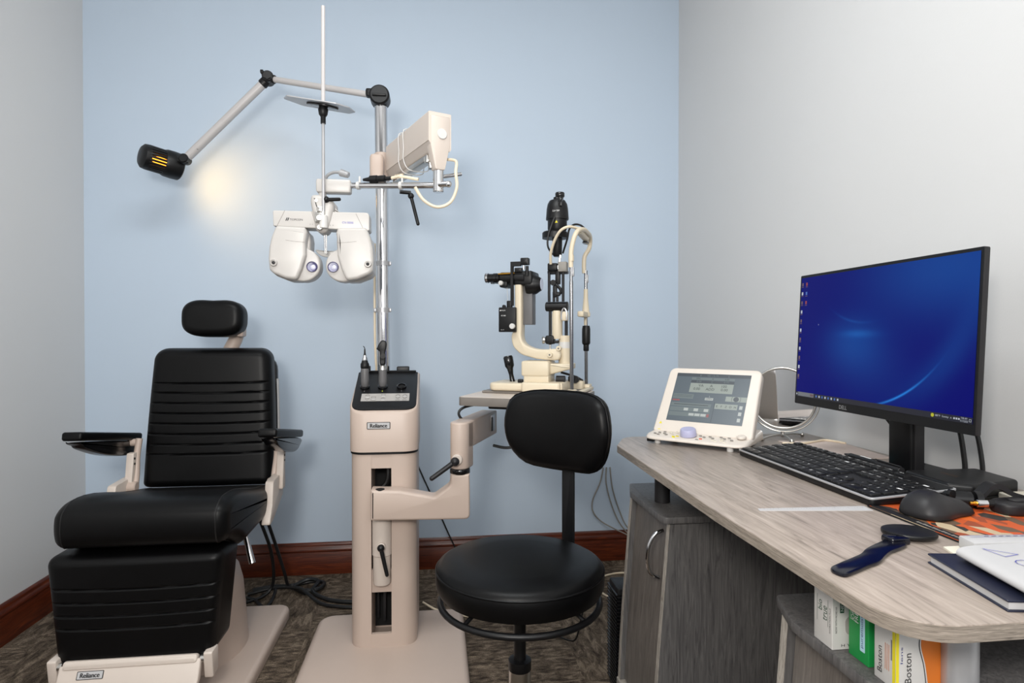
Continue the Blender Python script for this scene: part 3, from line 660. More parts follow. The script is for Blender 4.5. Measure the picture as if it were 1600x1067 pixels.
ct.build('centre_housing', 'pearl', ph)
kn = MB(PF); x_, z_ = P([(527, 405)])[0]; kn.cyl((x_, z_, .028), (x_, z_, .047), .0105, bev=.002); kn.box((x_, z_ + .004, .034), (.03, .036, .014), .004)
x2, z2 = P([(527, 492)])[0]; kn.cyl((x2, z2, .028), (x2, z2, .041), .0095, bev=.002); kn.box((x_ , z_ + .026, .035), (.018, .02, .018), .004); kn.build('rod_clamp', 'satin_chrome', ph)
x3, z3 = P([(585, 222)])[0]; lk = MB(PF); lever(lk, (x3, z3, .03), (x3 + .04, z3 + .001, .036), .0085, .0055); lk.build('clamp_lever', 'black_plastic', ph)
sm = MB(PF); x4, z4 = P([(490, 232)])[0]; sm.cyl((x4, z4, .026), (x4, z4, .031), .006); sm.build('round_cap', 'white_plastic', ph)
ndl = MB(PF); xa_, za_ = P([(553, 540)])[0]; ndl.cyl((xa_ - .0022, za_, -.01), (xa_ - .001, za_ - .058, -.012), .0022); ndl.cyl((xa_ + .003, za_, -.01), (xa_ + .004, za_ - .058, -.012), .0018); ndl.build('centre_pin', 'satin_chrome', ph)
fh = MB(PF); fh.prism([tuple(p) for p in crom(P([(435, 672), (540, 680), (685, 682), (660, 715), (590, 742), (520, 740), (460, 715)]), 4, True)], -.06, -.05, .003, 2); fh.build('forehead_rest', 'white_plastic', ph)
bk = MB(); bk.box((-.315, 1.968, 1.528), (.105, .04, .042), .006, F=None); bk.cyl((-.35, 1.965, 1.49), (-.35, 1.965, 1.512), .012); bk.build('hanger_block', 'pearl', ph)
hc = MB(); hc.tube([(-.345, 1.975, 1.55), (-.335, 1.97, 1.565), (-.315, 1.965, 1.573), (-.29, 1.96, 1.572)], .005, 8); hc.cyl((-.295, 1.96, 1.572), (-.268, 1.95, 1.562), .0115, .0095, bev=.002); hc.build('hanger_cable', 'silver', ph)
# reading rod and near card
RY = 1.925
rr_ = MB(); rr_.cyl((-.3405, RY, 1.418), (-.3405, RY, 1.73), .0048, n=16); rr_ = rr_.build('reading_rod', 'silver', ph)
MB().cyl((-.3405, RY, 1.73), (-.3398, RY, 2.068), .0062, n=16).build('rod_sleeve', 'arm_grey', rr_)
MB().cyl((-.3405, RY, 1.39), (-.3405, RY, 1.43), .0125, n=18, bev=.002).build('rod_socket', 'white_plastic', rr_)
cd = thing('near_point_card', 'pale oval near point card clipped on upright white rod', 'card', (-.3405, RY, 1.745))
CDF = Matrix.Translation((-.352, RY, 1.768)) @ Matrix.Rotation(R(7.5), 4, 'Y') @ Matrix.Rotation(R(8), 4, 'X')
c = MB(CDF); c.prism(round_poly([(-.106, .0), (-.085, -.05), (.06, -.062), (.095, -.035), (.106, .02), (.08, .06), (-.06, .06)], .012, 4), -.0012, .0016)
c.build('disc', 'silver', cd)
c = MB(CDF); c.prism(ellipse(.048, .03, 28, (.01, 0)), -.006, -.001, .002); c.build('disc_clip', 'black_gloss', cd)
c = MB(); c.lathe([(.009, 1.732), (.013, 1.738), (.015, 1.752), (.012, 1.763)], Matrix.Translation((-.3405, RY, 0)), 24); c.cyl((-.3405, RY, 1.71), (-.3405, RY, 1.733), .0078); c.build('slide_collar', 'black_plastic', cd)

# ================================================================= SLIT LAMP
sl = thing('slit_lamp', 'ivory slit lamp microscope with black lamp tower on instrument table', 'microscope', (TF @ V(.24, .14, .8615)), -25)
S = lambda: MB(TF)
XZ = lambda y: TF @ FR((0, y, 0), (1, 0, 0), (0, 0, 1))     # local x, z; extrudes towards -y (the viewer)
m = S(); m.box((.235, .175, .866), (.35, .19, .009), .003); m.build('sliding_plate', 'table_edge', sl)
m = S(); m.prism(rrect(.20, .17, .03, 6, (.185, .155)), .872, .899, .008, 3); m.prism(rrect(.135, .19, .012, 5, (.278, .143)), .8716, .904, .006, 3)
m.box((.34, .15, .888), (.02, .17, .03), .004)
base = m.build('base', 'ivory', sl)
m = S(); m.lathe([(.010, .898), (.009, .905), (.008, .925), (.011, .945), (.0165, .955), (.0175, .985), (.0145, .991), (.001, .992)], Matrix.Translation((.150, .15, 0)) @ Matrix.Translation((0, 0, .898)) @ Matrix.Rotation(R(-11), 4, 'Y') @ Matrix.Translation((0, 0, -.898)), 20)
m.build('joystick', 'black_gloss', sl)
m = S(); m.box((.195, .10, .905), (.018, .014, .013), .003); m.build('base_switch', 'black_plastic', base)
m = S(); m.box((.25, .135, .949), (.098, .10, .052), .007); m.box((.253, .135, .916), (.088, .09, .03), .003); m.build('turret', 'ivory', sl)
m = S(); m.cyl((.315, .13, .912), (.345, .13, .912), .012, mi=0); m.build('pivot_lock', 'charcoal', sl)
m = MB(XZ(.19)); m.prism(round_poly([(.285, .966), (.37, .966), (.37, .948), (.285, .925)], .004, 3), .0, .08, .006, 3); m.build('carrier_arm', 'ivory', sl)
m = MB(XZ(.165)); m.prism([tuple(p) for p in crom([(.169, 1.245), (.168, 1.243), (.168, 1.10), (.157, 1.065), (.158, 1.04), (.166, 1.02), (.19, .998), (.225, .987), (.26, .980), (.325, .979), (.325, 1.014), (.27, 1.014), (.235, 1.018), (.205, 1.032), (.193, 1.055), (.193, 1.10), (.193, 1.243), (.192, 1.245)], 4, True)], 0, .05, .006, 3)
marm = m.build('microscope_arm', 'ivory', sl)
m = S(); m.prism(rrect(.036, .045, .004, 3, (.209, .16)), 1.10, 1.245, .002); m.build('arm_cover', 'grey_plastic', marm)
for p in ((.298, .113, .996), (.327, .12, 1.018)):
    m = S(); m.cyl((p[0], p[1] + .004, p[2]), (p[0], p[1] - .012, p[2]), .0085, bev=.001, n=16); m.cyl((p[0], p[1] - .012, p[2]), (p[0], p[1] - .0125, p[2]), .003, mi=1); m.build('lock_screw', ['ivory', 'grey_plastic'], marm)
m = S(); m.cyl((.337, .16, .965), (.337, .16, 1.062), .021, n=24); m.cyl((.337, .16, 1.018), (.337, .16, 1.04), .0214, mi=1, n=24); m.build('pivot_column', ['ivory', 'white_plastic'], sl)
# microscope body
m = S(); e0 = V(.113, .13, 1.2655); e1 = V(.175, .13, 1.262)
for dy in (-.0, .058):
    o = V(0, dy, 0)
    m.cyl(e0 + o, e1 + o + V(.03, 0, 0), .0195, .022, 24, 0, .002)
m.box((.198, .16, 1.262), (.07, .095, .05), .008); m.lathe([(.034, 0), (.036, .01), (.034, .032), (.022, .05), (.021, .052)], TF.inverted() @ (TF @ FR((.205, .15, 1.241), (0, 1, 0), (0, 0, 1))), 32)
m.box((.127, .15, 1.243), (.03, .07, .024), .005)
mic = m.build('microscope', 'black_plastic', sl)
for dy in (0, .058):
    m = S(); o = V(0, dy, 0); m.cyl(e0 + o + V(-.003, 0, 0), e0 + o + V(-.012, 0, 0), .0165); m.cyl(e0 + o + V(-.012, 0, 0), e0 + o + V(-.028, 0, 0), .0175, bev=.002); m.cyl(e0 + o + V(-.028, 0, 0), e0 + o + V(-.045, 0, .001), .0155, .015); m.cyl(e0 + o + V(-.045, 0, .001), e0 + o + V(-.056, 0, .001), .0165, .0175, bev=.001); m.build('eyepiece', 'black_gloss', mic)
    m = S(); m.cyl(e0 + o + V(-.046, 0, .001), e0 + o + V(-.053, 0, .001), .0178); m.build('eyepiece_ring', 'chrome', mic)
m = S(); m.tube([(.11, .1105, 1.2775), (.14, .1095, 1.278), (.17, .1085, 1.2785)], .0028, 8); m.build('gold_stripe', 'gold', mic)
m = S(); m.cyl((.122, .112, 1.245), (.122, .098, 1.245), .008, bev=.001); m.cyl((.122, .098, 1.245), (.122, .095, 1.245), .004, mi=0); m.build('side_screw', 'white_plastic', mic)
m = S(); m.lathe([(.0205, .0), (.0205, .0015)], FR((.2565, .15, 1.241), (0, 1, 0), (0, 0, 1)), 28); m.build('objective_glass', 'lens_glass', mic)
m = MB(XZ(.115)); m.prism(round_poly([(.157, 1.318), (.195, 1.318), (.195, 1.302), (.167, 1.302), (.167, 1.165), (.157, 1.165)], .0015, 2), 0, .012, .001, 1)
m.box((.209, 1.3175, .006), (.028, .024, .026), .003); m.box((.184, 1.289, .0), (.026, .016, .02), .002); m.cyl((.203, 1.29, .004), (.203, 1.305, .004), .004, mi=1); m.cyl((.215, 1.268, .004), (.215, 1.302, .004), .006)
m.build('camera_bracket', ['black_plastic', 'chrome'], sl)
m = S(); m.box((.147, .105, 1.117), (.062, .018, .086), .003); m.box((.153, .108, 1.168), (.018, .016, .03), .003); m.cyl((.134, .11, 1.163), (.134, .10, 1.163), .006)
bx = m.build('tonometer_box', 'black_plastic', sl)
m = S(); m.cyl((.168, .097, 1.094), (.168, .085, 1.094), .0095, bev=.0015, n=18); m.build('box_knob', 'white_plastic', bx)
m = MB(XZ(.0958)); m.text('TOPCON', .004, Matrix.Translation((.132, 1.149, 0)), 0, w=.018); m.text('AT-900', .0045, Matrix.Translation((.134, 1.131, 0)), 0, w=.017); m.text('H-S', .0025, Matrix.Translation((.131, 1.082, 0)), 0, w=.011); m.quad(.1215, .1245, 1.147, 1.151); m.build('box_lettering', 'ink_white', bx)
m = S(); m.tube([(.136, .13, 1.23), (.138, .13, 1.20), (.142, .12, 1.17)], .0008, 6); m.build('hanging_thread', 'white_plastic', mic)
# illumination tower
m = S(); T = Matrix.Translation((.313, .15, 0))
m.lathe([(.012, 1.335), (.016, 1.34), (.0175, 1.40), (.0175, 1.425)], T, 20)
m.lathe([(.030, 1.423), (.0335, 1.43), (.0335, 1.465)], T, 32); m.lathe([(.039, 1.462), (.0395, 1.466), (.037, 1.50), (.034, 1.516), (.027, 1.528), (.014, 1.533), (.013, 1.54)], T, 32)
m.lathe([(.0445, 1.398), (.0445, 1.417), (.041, 1.421), (.03, 1.423)], Matrix.Translation((.305, .15, 0)), 32)
twr = m.build('lamp_tower', 'black_plastic', sl)
m = S(); T2 = Matrix.Translation((.322, .15, 0)); m.cyl((.322, .15, 1.525), (.322, .15, 1.542), .0125); m.lathe([(.015, 1.54), (.0165, 1.542), (.0165, 1.553), (.0145, 1.556)], T2, 14); m.box((.331, .125, 1.515), (.014, .02, .03), .004); m.build('top_knob', 'black_gloss', twr)
m = MB(XZ(.1105)); m.text('12V', .0055, Matrix.Translation((.312, 1.4865, 0)), 0, w=.011); m.text('30W', .0055, Matrix.Translation((.325, 1.4865, 0)), 0, w=.011); m.build('tower_lettering', 'ink_white', twr)
m = MB(XZ(.1162)); m.add([(.313, 1.4465, .0005), (.323, 1.4465, .0005), (.318, 1.455, .0005)], [(0, 1, 2)]); m.build('warning_triangle', 'yellow', twr)
m = S(); m.box((.303, .13, 1.297), (.034, .028, .026), .004); m.box((.337, .135, 1.297), (.03, .03, .034), .003, mi=1)
m.box((.318, .14, 1.268), (.016, .02, .06), .003, F=None); m.box((.316, .15, 1.281), (.07, .03, .013), .003)
for x_ in (.289, .3385): m.cyl((x_, .13, 1.178), (x_, .13, 1.278), .0048)
m.cyl((.306, .13, 1.178), (.306, .13, 1.212), .0045); m.cyl((.318, .13, 1.178), (.318, .13, 1.212), .0045)
m.cyl((.305, .12, 1.243), (.305, .14, 1.243), .010); m.tube([(.306, .13, 1.24), (.314, .13, 1.236), (.328, .13, 1.222), (.33, .13, 1.21), (.322, .13, 1.203)], .0055, 8); m.box((.31, .13, 1.213), (.014, .014, .04), .003); m.box((.318, .13, 1.203), (.02, .014, .012), .003)
m.cyl((.274, .145, 1.162), (.352, .145, 1.162), .0165, n=24, bev=.002)
m.cyl((.289, .145, 1.03), (.289, .145, 1.15), .0052); m.prism(round_poly([(.275, .13), (.305, .13), (.305, .16), (.275, .16)], .004), 1.032, 1.062, .006); m.box((.305, .145, 1.04), (.03, .02, .01), .002)
m.build('illuminator', ['black_plastic', 'cable_grey'], sl)
m = S(); m.cyl((.272, .14, 1.046), (.262, .136, 1.046), .0125, bev=.002); m.cyl((.289, .145, 1.01), (.289, .145, 1.034), .003); m.build('adjusting_knob', 'satin_chrome', sl)
m = S(); m.lathe([(.016, 1.05), (.0185, 1.06), (.0185, 1.135), (.0165, 1.148)], Matrix.Translation((.313, .15, 0)), 24); m.build('illuminator_column', 'ivory', sl)
m = S(); m.cyl((.345, .15, 1.06), (.345, .15, 1.13), .0055); m.build('slit_rail', 'black_plastic', sl)
m = S(); m.box((.345, .125, 1.128), (.024, .02, .032), .004); m.tube([(.336, .115, 1.115), (.336, .115, 1.14), (.345, .115, 1.155), (.354, .115, 1.14), (.354, .115, 1.115)], .003, 8, mi=1); m.build('slit_clamp', ['ivory', 'chrome'], sl)
m = S(); m.tube([(.318, .13, 1.29), (.324, .13, 1.31), (.329, .13, 1.338)], .0048, 8); m.build('tilt_rod', 'chrome', sl)
m = S(); m.tube([(.313, .112, 1.465), (.305, .105, 1.44), (.292, .105, 1.40), (.29, .11, 1.365), (.303, .125, 1.34)], .0033, 8); m.build('lamp_cable', 'cable_black', twr)
m = S(); m.tube([(.335, .14, 1.345), (.355, .12, 1.39), (.364, .11, 1.42), (.378, .12, 1.437), (.395, .15, 1.439), (.405, .19, 1.43)], .0035, 8); m.build('head_cable', 'cable_black', sl)
m = S(); m.tube([(.301, .105, 1.305), (.305, .09, 1.34), (.322, .075, 1.38), (.345, .065, 1.41), (.372, .07, 1.422), (.395, .1, 1.42)], .0048, 10); m.build('cream_hose', 'ivory', sl)
# chin rest frame
cf = S(); cf.cyl((.386, .05, .885), (.384, .05, 1.24), .0062, n=18); cf.cyl((.384, .05, 1.24), (.384, .05, 1.31), .0052, n=18); cf.build('chin_rest_post', 'steel', sl)
cf = S(); cf.cyl((.386, .30, .885), (.384, .30, 1.30), .0062, n=18); cf.build('chin_rest_post', 'steel', sl)
m = S(); m.tube([(.383, .05, 1.285), (.383, .05, 1.325), (.386, .052, 1.355), (.394, .06, 1.39), (.402, .08, 1.41), (.41, .13, 1.42), (.41, .2, 1.42), (.405, .265, 1.42), (.401, .295, 1.405), (.396, .30, 1.38), (.38, .30, 1.352), (.377, .30, 1.32), (.378, .30, 1.29)], .0078, 12)
m.tube([(.384, .05, 1.305), (.384, .05, 1.325)], .009, 12); m.build('head_frame', 'ivory', sl)
m = S(); m.tube([(.398, .10, 1.413), (.396, .175, 1.41), (.394, .25, 1.408)], .012, 10, mi=0); m.build('forehead_band', 'ivory', sl)
m = S(); m.prism(ellipse(.011, .03, 20, (.394, .245)), 1.39, 1.396, .002); m.build('band_pad', 'black_gloss', sl)
m = S(); m.lathe([(.0068, 1.10), (.0068, 1.128), (.0165, 1.132), (.0165, 1.145), (.013, 1.15), (.0085, 1.20), (.0078, 1.232)], Matrix.Translation((.384, .30, 0)), 20); m.box((.384, .25, 1.138), (.022, .10, .02), .004); m.build('chin_cup_arm', 'ivory', sl)
m = S(); m.lathe([(.009, 1.005), (.0105, 1.008), (.0105, 1.028), (.014, 1.031), (.0155, 1.036), (.0155, 1.085), (.013, 1.098)], Matrix.Translation((.3855, .30, 0)), 12); m.build('height_grip', 'black_plastic', sl)
for z_ in (1.27,):
    for y_ in (.05, .30): MB(TF).box((.3905, y_, z_), (.006, .012, .03), .002).build('level_clip', 'silver', sl)
m = S(); m.box((.386, .05, .873), (.03, .04, .023), .004); m.box((.388, .30, .873), (.03, .045, .023), .004); m.box((.40, .175, .868), (.02, .29, .013), .004); m.prism(rrect(.04, .05, .01, 4, (.365, .265)), .8616, .90, .008); m.build('chin_rest_foot', 'ivory', sl)
m = S(); m.box((.352, .2, .91), (.014, .05, .02), .004); m.cyl((.36, .24, .905), (.36, .225, .905), .013); m.tube([(.31, .22, .93), (.33, .22, .925), (.36, .23, .915), (.38, .26, .90)], .004, 8); m.build('rack_gear', 'charcoal', sl)

# ================================================================= STOOL
so = V(.197, 1.418, 0)
stl = thing('operator_stool', 'black round padded stool with curved backrest before the desk', 'stool', tuple(so))
T = Matrix.Translation(so)
MB(T).lathe([(.001, .462), (.17, .462), (.19, .468), (.197, .482), (.1985, .50), (.198, .513), (.193, .525), (.18, .5325), (.12, .538), (.06, .540), (.001, .5405)], n=72).build('seat', 'vinyl', stl)
MB(T).tube([(.1965 * cos(2 * pi * i / 48), .1965 * sin(2 * pi * i / 48), .5165) for i in range(48)], .0028, 6, smooth=0, closed=True).build('piping', 'vinyl', stl)
bd = V(.679, .734, 0)                       # from the seat to its backrest
rg = MB(T); rg.tube([(.187 * cos(2 * pi * i / 48), .187 * sin(2 * pi * i / 48), .44) for i in range(48)], .0075, 10, smooth=0, closed=True)
for k in range(4):
    a = R(42 + 90 * k); rg.tube([(.10 * cos(a), .10 * sin(a), .463), (.15 * cos(a), .15 * sin(a), .456), (.183 * cos(a), .183 * sin(a), .443)], .005, 8)
rg.build('lever_ring', 'black_plastic', stl)
MB(T).lathe([(.012, .29), (.0145, .29), (.0145, .455), (.06, .456), (.06, .463)], n=24).build('piston', 'black_plastic', stl)
MB(T).lathe([(.024, .10), (.026, .105), (.026, .288), (.022, .293), (.013, .293)], n=28).build('gas_cylinder', 'satin_chrome', stl)
MB(T).lathe([(.0255, .272), (.027, .274), (.027, .296), (.014, .298)], n=28).build('cylinder_collar', 'black_plastic', stl)
for k in range(5):
    a = R(20 + 72 * k); lg = MB(T); lg.tube([(0, 0, .125), (.12 * cos(a), .12 * sin(a), .105), (.25 * cos(a), .25 * sin(a), .078)], .02, 10, r1=.013); lgo = lg.build('leg', 'black_plastic', stl)
    c = MB(T); p = V(.25 * cos(a), .25 * sin(a), 0); c.cyl(p + V(0, 0, .045), p + V(0, 0, .075), .006); q = p + V(.012, .012, 0)
    for s_ in (-1, 1): c.cyl(q + V(0, 0, .026) + V(-sin(a), cos(a), 0) * s_ * .008, q + V(0, 0, .026) + V(-sin(a), cos(a), 0) * s_ * .024, .0258, bev=.004)
    c.build('caster', 'black_plastic', lgo)
PB = FR(so + bd * .225, (-bd.y * -1, bd.x * -1, 0), (0, 0, 1))   # local x: to the viewer's right, y up, z towards the sitter
ps = MB(PB); ps.box((0, .62, -.001), (.037, .34, .007), .002);
ps.build('back_post', 'black_plastic', stl)
hk = MB(T); hk.tube([tuple(bd * .05 + V(0, 0, .4505)), tuple(bd * .16 + V(0, 0, .45)), tuple(bd * .219 + V(0, 0, .452)), tuple(bd * .224 + V(0, 0, .48))], .007, 8, smooth=3); hk.build('post_bracket', 'black_plastic', stl)
# curved backrest: a rounded outline wrapped around the sitter
ol = [tuple(p) for p in crom([(-.152, .035), (-.135, .083), (-.085, .102), (0, .105), (.085, .102), (.138, .082), (.156, .03), (.152, -.02), (.135, -.065), (.10, -.093), (.04, -.1), (-.04, -.1), (-.10, -.09), (-.137, -.055), (-.152, -.012)], 5, True)]
bs = MB(); base_o = ol if area2(ol) > 0 else ol[::-1]
def wrap(x, y, z): return PB @ V(x, .812 + y, z + 1.6 * x * x + .03)
rings = []
for ins, z in [(.03, -.018), (.008, -.018), (.001, -.012), (0, -.004), (0, .004), (.003, .014), (.010, .024), (.02, .030), (.035, .034), (.06, .037), (.085, .038)]:
    k = 1 - ins / .155; ky = 1 - ins / .105
    rings.append([wrap(x * k, y * ky, z) for x, y in base_o])
rings.insert(0, [wrap(x * .4, y * .3, -.018) for x, y in base_o]); rings.append([wrap(x * .2, y * .1, .0385) for x, y in base_o])
bs.loft(rings); bko = bs.build('backrest', 'vinyl', stl, angle=60)
sm = MB(); 
for zz in (-.005, .007): sm.tube([wrap(x * 1.0, y * 1.0, zz) for x, y in base_o[::2]], .0018, 6, smooth=0, closed=True)
sm.build('piping', 'vinyl', bko)
# ================================================================= DESK
DZ = .76
dk = thing('desk_worktop', 'grey oak laminate worktop along the right wall', 'worktop', (.82, 1.16, .637))
do = round_poly([(XR - .018, .564), (.479, .564), (.477, 1.0), (.494, 1.62), (.555, 1.752), (XR - .018, 1.752)], [0, .075, 0, .06, .06, 0], 8)
w = MB(); w.prism(do, DZ - .0185, DZ - .0015, 0); w.build('edge_band', 'desk_edge', dk)
w = MB(); w.prism(inset(do if area2(do) > 0 else do[::-1], .0006), DZ - .003, DZ, .0012, 2); w.build('top_surface', 'desk_top', dk)
for x_, y_ in ((.576, 1.494), (.622, .652)):
    MB().cyl((x_, y_, .6365), (x_, y_, DZ - .018), .0195, n=28).build('support_post', 'charcoal' if y_ > 1 else 'silver', dk)
def cabinet(name, label, ya, yb, door=True):
    c = thing(name, label, 'cabinet', (.8, (ya + yb) / 2, 0), 0, 'cabinets under the worktop')
    top = round_poly([(.532, ya - .012), (XR - .03, ya - .012), (XR - .03, yb + .03), (.555, yb + .03), (.527, yb - .06), (.527, ya + .02)], [.012, 0, 0, .012, .02, .02], 4)
    MB().prism(top, .619, .635, .002, 2).build('top_board', 'cabinet', c)
    XZs = lambda y: FR((0, y, 0), (1, 0, 0), (0, 0, 1))
    curve = [(.549, .619), (.541, .52), (.533, .42), (.524, .31), (.517, .2), (.513, .1), (.512, .0)]
    for y_ in (ya, yb - .016):
        MB(XZs(y_ + .016)).prism(curve + [(XR - .04, 0), (XR - .04, .619)], 0, .016, .001, 1).build('side_panel', 'cabinet', c)
        e = MB(); e.loft([[(x - .0006, y_, z), (x - .0006, y_ + .016, z), (x + .0006, y_ + .016, z), (x + .0006, y_, z)] for x, z in curve]); e.build('edge_strip', 'cabinet_edge', c)
    MB().prism([(XR - .05, ya + .016), (XR - .042, ya + .016), (XR - .042, yb - .016), (XR - .05, yb - .016)], .05, .61).build('rear_panel', 'cabinet', c)
    MB().prism([(.535, ya + .016), (XR - .05, ya + .016), (XR - .05, yb - .016), (.535, yb - .016)], .05, .066).build('bottom_board', 'cabinet', c)
    MB().prism(round_poly([(.508, ya - .004), (.54, ya - .004), (.54, yb + .004), (.508, yb + .004)], .006, 2), 0, .095, .003, 2).build('plinth', 'cabinet_edge', c)
    dm = MB(); cv = [(x + .014, z) for x, z in curve if z > .1] + [(.526, .1)]
    dm.loft([[(x, ya + .018, z), (x, yb - .018, z), (x + .016, yb - .018, z), (x + .016, ya + .018, z)] for x, z in cv])
    d = dm.build('door', 'cabinet_door', c)
    hy = ya + .048
    h = MB(); h.tube([(.552, hy, .585), (.532, hy, .578), (.517, hy, .555), (.512, hy, .53), (.512, hy, .505), (.52, hy, .482), (.541, hy, .47)], .0048, 10)
    h.build('handle', 'chrome', d)
cabinet('cabinet', 'grey oak cabinet with curved chrome handle at the desk end near the blue wall', 1.375, 1.665)
cabinet('cabinet', 'grey oak cabinet near the camera with lens solution boxes on its top', .60, .905)

def on(z=DZ): return z
# boxes on the near cabinet
CTZ = .6355
def carton(name, label, F, w, d, h, mats, deco, grp='lens care cartons on the near cabinet'):
    b = MB(F); b.box((w / 2, d / 2, h / 2), (w, d, h), .0012, 0)
    t = thing(name, label, 'box', F.translation, 0, grp)
    c = b.build('carton', mats, t)
    deco(c, F, w, d, h)
    return t
def side_f(F, w, d, h): return F @ FR((-.0001, d / 2, h / 2), (0, -1, 0), (0, 0, 1))     # face towards -x
def front_f(F, w, d, h): return F @ FR((w / 2, -.0001, h / 2), (1, 0, 0), (0, 0, 1))    # face towards -y
TURN = Matrix.Rotation(pi / 2, 4, 'Z')
def white_deco(c, F, w, d, h):
    m = MB(side_f(F, w, d, h)); T = Matrix.Translation
    m.text('bio', .009, T((-.006, .006, 0)) @ TURN, 0, w=.014); m.text('true', .009, T((.005, -.002, 0)) @ TURN, 0, w=.02)
    m.line([(-.012, -.018), (-.012, .018)], .0006, mi=0); m.line([(.0115, -.018), (.0115, .018)], .0006, mi=0)
    m.text('HYDRATION PLUS', .0028, T((.0155, -.008, 0)) @ TURN, 1, w=.034)
    for k in range(4): m.quad(-.006, .006, .034 + k * .0018, .0348 + k * .0018, mi=2)
    m.build('carton_print', ['dark_green', 'ink', 'ink_grey'], c)
    m = MB(front_f(F, w, d, h)); m.quad(-w / 2 + .011, -w / 2 + .017, .004, .024, mi=1); m.text('NEW', .004, T((-w / 2 + .014, .014, .0002)) @ TURN, 2, w=.015)
    m.text('NOW WITH MORE HA', .0026, T((-w / 2 + .0055, -.005, 0)) @ TURN, 0, w=.036)
    m.text('H Y D R', .0036, T((-w / 2 + .028, -.040, 0)), 0, w=.03)
    m.prism(round_poly([(-.023, -.026), (.028, -.026), (.028, .002), (-.012, .004), (-.024, -.006)], .008, 5), 0, .0003, mi=3)
    m.build('carton_print', ['ink', 'dark_green', 'ink_white', 'pad_grey'], c)
carton('lens_solution_box', 'white carton with bottle picture, farthest of the solution boxes under the worktop', Matrix.Translation((.531, .795, CTZ)) @ Matrix.Rotation(R(0), 4, 'Z') @ Matrix.Translation((0, -.038, 0)), .085, .04, .092, ['white_plastic'], white_deco)
def green_deco(c, F, w, d, h):
    m = MB(side_f(F, w, d, h)); T = Matrix.Translation
    m.text('OPTI', .006, T((-.010, .014, 0)) @ TURN, 0, w=.018); m.text('FREE', .006, T((-.003, .012, 0)) @ TURN, 0, w=.018)
    m.prism(rrect(.009, .052, .001, 2, (.008, -.004)), 0, .0003, mi=1); m.text('puremoist', .0052, T((.008, -.004, .0003)) @ TURN, 2, w=.042)
    m.line([(-.0148, .004), (-.0148, .024)], .0006); m.line([(-.0148, .004), (.001, .004)], .0006)
    m.build('carton_print', ['ink_white', 'light_blue', 'deep_blue'], c)
carton('lens_solution_box', 'green carton with pale blue strip standing second among the solution boxes', Matrix.Translation((.549, .711, CTZ)), .08, .038, .09, ['green'], green_deco)
def yellow_deco(c, F, w, d, h):
    T = Matrix.Translation
    m = MB(side_f(F, w, d, h)); m.text('Boston', .0078, T((-.008, -.012, 0)) @ TURN, 0, w=.032)
    for k in range(3): m.quad(.001 + k * .003, .0018 + k * .003, -.02, .012, mi=1)
    m.quad(d / 2 - .005, d / 2 + .0, -h / 2 + .0005, h / 2 - .0005, mi=2); m.quad(.0105, .0125, -.005, .02, mi=4); m.build('carton_print', ['ink', 'orange', 'yellow', 'deep_blue', 'ink_grey'], c)
    m = MB(front_f(F, w, d, h)); m.quad(-w / 2, -w / 2 + .004, -h / 2 + .0005, h / 2 - .0005, mi=2)
    m.text('Boston', .0085, T((-w / 2 + .016, -.012, 0)) @ TURN, 0, w=.036)
    m.text('lens', .003, T((-w / 2 + .0075, .004, 0)) @ TURN, 3, w=.02)
    m.prism([tuple(p) for p in crom([(.012, -.038), (.008, -.01), (.002, .015), (.006, .036)], 6)] + [(w / 2, .0375), (w / 2, -.038)], 0, .0003, mi=1)
    m.line([tuple(p) for p in crom([(.0095, -.038), (.0055, -.01), (-.0005, .015), (.0035, .036)], 6)], .001, mi=0)
    m.build('carton_print', ['ink', 'orange', 'yellow', 'deep_blue'], c)
    m = MB(F @ T((w / 2, d / 2, h))); m.quad(-w / 2 + .012, w / 2 - .002, -d / 2 + .002, d / 2 - .005, mi=0); m.quad(-w / 2, -w / 2 + .006, -d / 2, d / 2, mi=1); m.build('top_flap', ['charcoal', 'yellow'], c)
carton('lens_solution_box', 'white carton with yellow corner and orange end, in front of the green carton', Matrix.Translation((.545, .660, CTZ)), .062, .036, .077, ['white_plastic'], yellow_deco)
carton('lens_solution_box', 'dark blue carton tucked behind the white and orange one, beside metal post', Matrix.Translation((.612, .676, CTZ)), .05, .03, .085, ['deep_blue'], lambda *a: None)

# tower computer on the floor beyond the far cabinet
tw = thing('computer_tower', 'black ribbed computer case on the carpet beyond the far cabinet', 'computer', (.66, 1.755, 0))
MB().box((.66, 1.755, .165), (.27, .09, .32), .006).build('case', 'black_plastic', tw)
g = MB()
for k in range(26): g.box((.655, 1.755, .03 + k * .011), (.27, .096, .005), .001)
g.build('grille', 'black_gloss', tw)

# ---------------------------------------------------------------- phoropter controller
cp_ = thing('phoropter_controller', 'white tilted touch screen control panel with lavender dial on the desk', 'control panel', (.705, 1.585, DZ), -44.5)
CPF = Matrix.Translation((.603, 1.676, DZ)) @ Matrix.Rotation(R(-44.5), 4, 'Z')      # x across, y back
Wd = .283
b = MB(CPF)
outl = round_poly([(0, -.036), (Wd, -.036), (Wd - .004, .15), (.004, .15)], [.035, .035, .02, .02], 6)
rings = []
def lift(y): return .019 + max(0, min(y + .036, .10)) * .2
ccw = outl if area2(outl) > 0 else outl[::-1]
for d_, f_ in ((.012, lambda y: .010), (.003, lambda y: .012), (0, lambda y: .016), (0, lambda y: lift(y) - .006), (.002, lambda y: lift(y) - .002), (.006, lambda y: lift(y))): rings.append([(x, y, f_(y)) for x, y in inset(ccw, d_)])
b.loft(rings); b.build('base', 'panel_white', cp_)
for x_, y_ in ((.035, -.012), (Wd - .045, -.018), (.03, .12), (Wd - .03, .12)): MB(CPF).cyl((x_, y_, 0), (x_, y_, .014), .0085, n=14).build('foot', 'white_plastic', cp_)
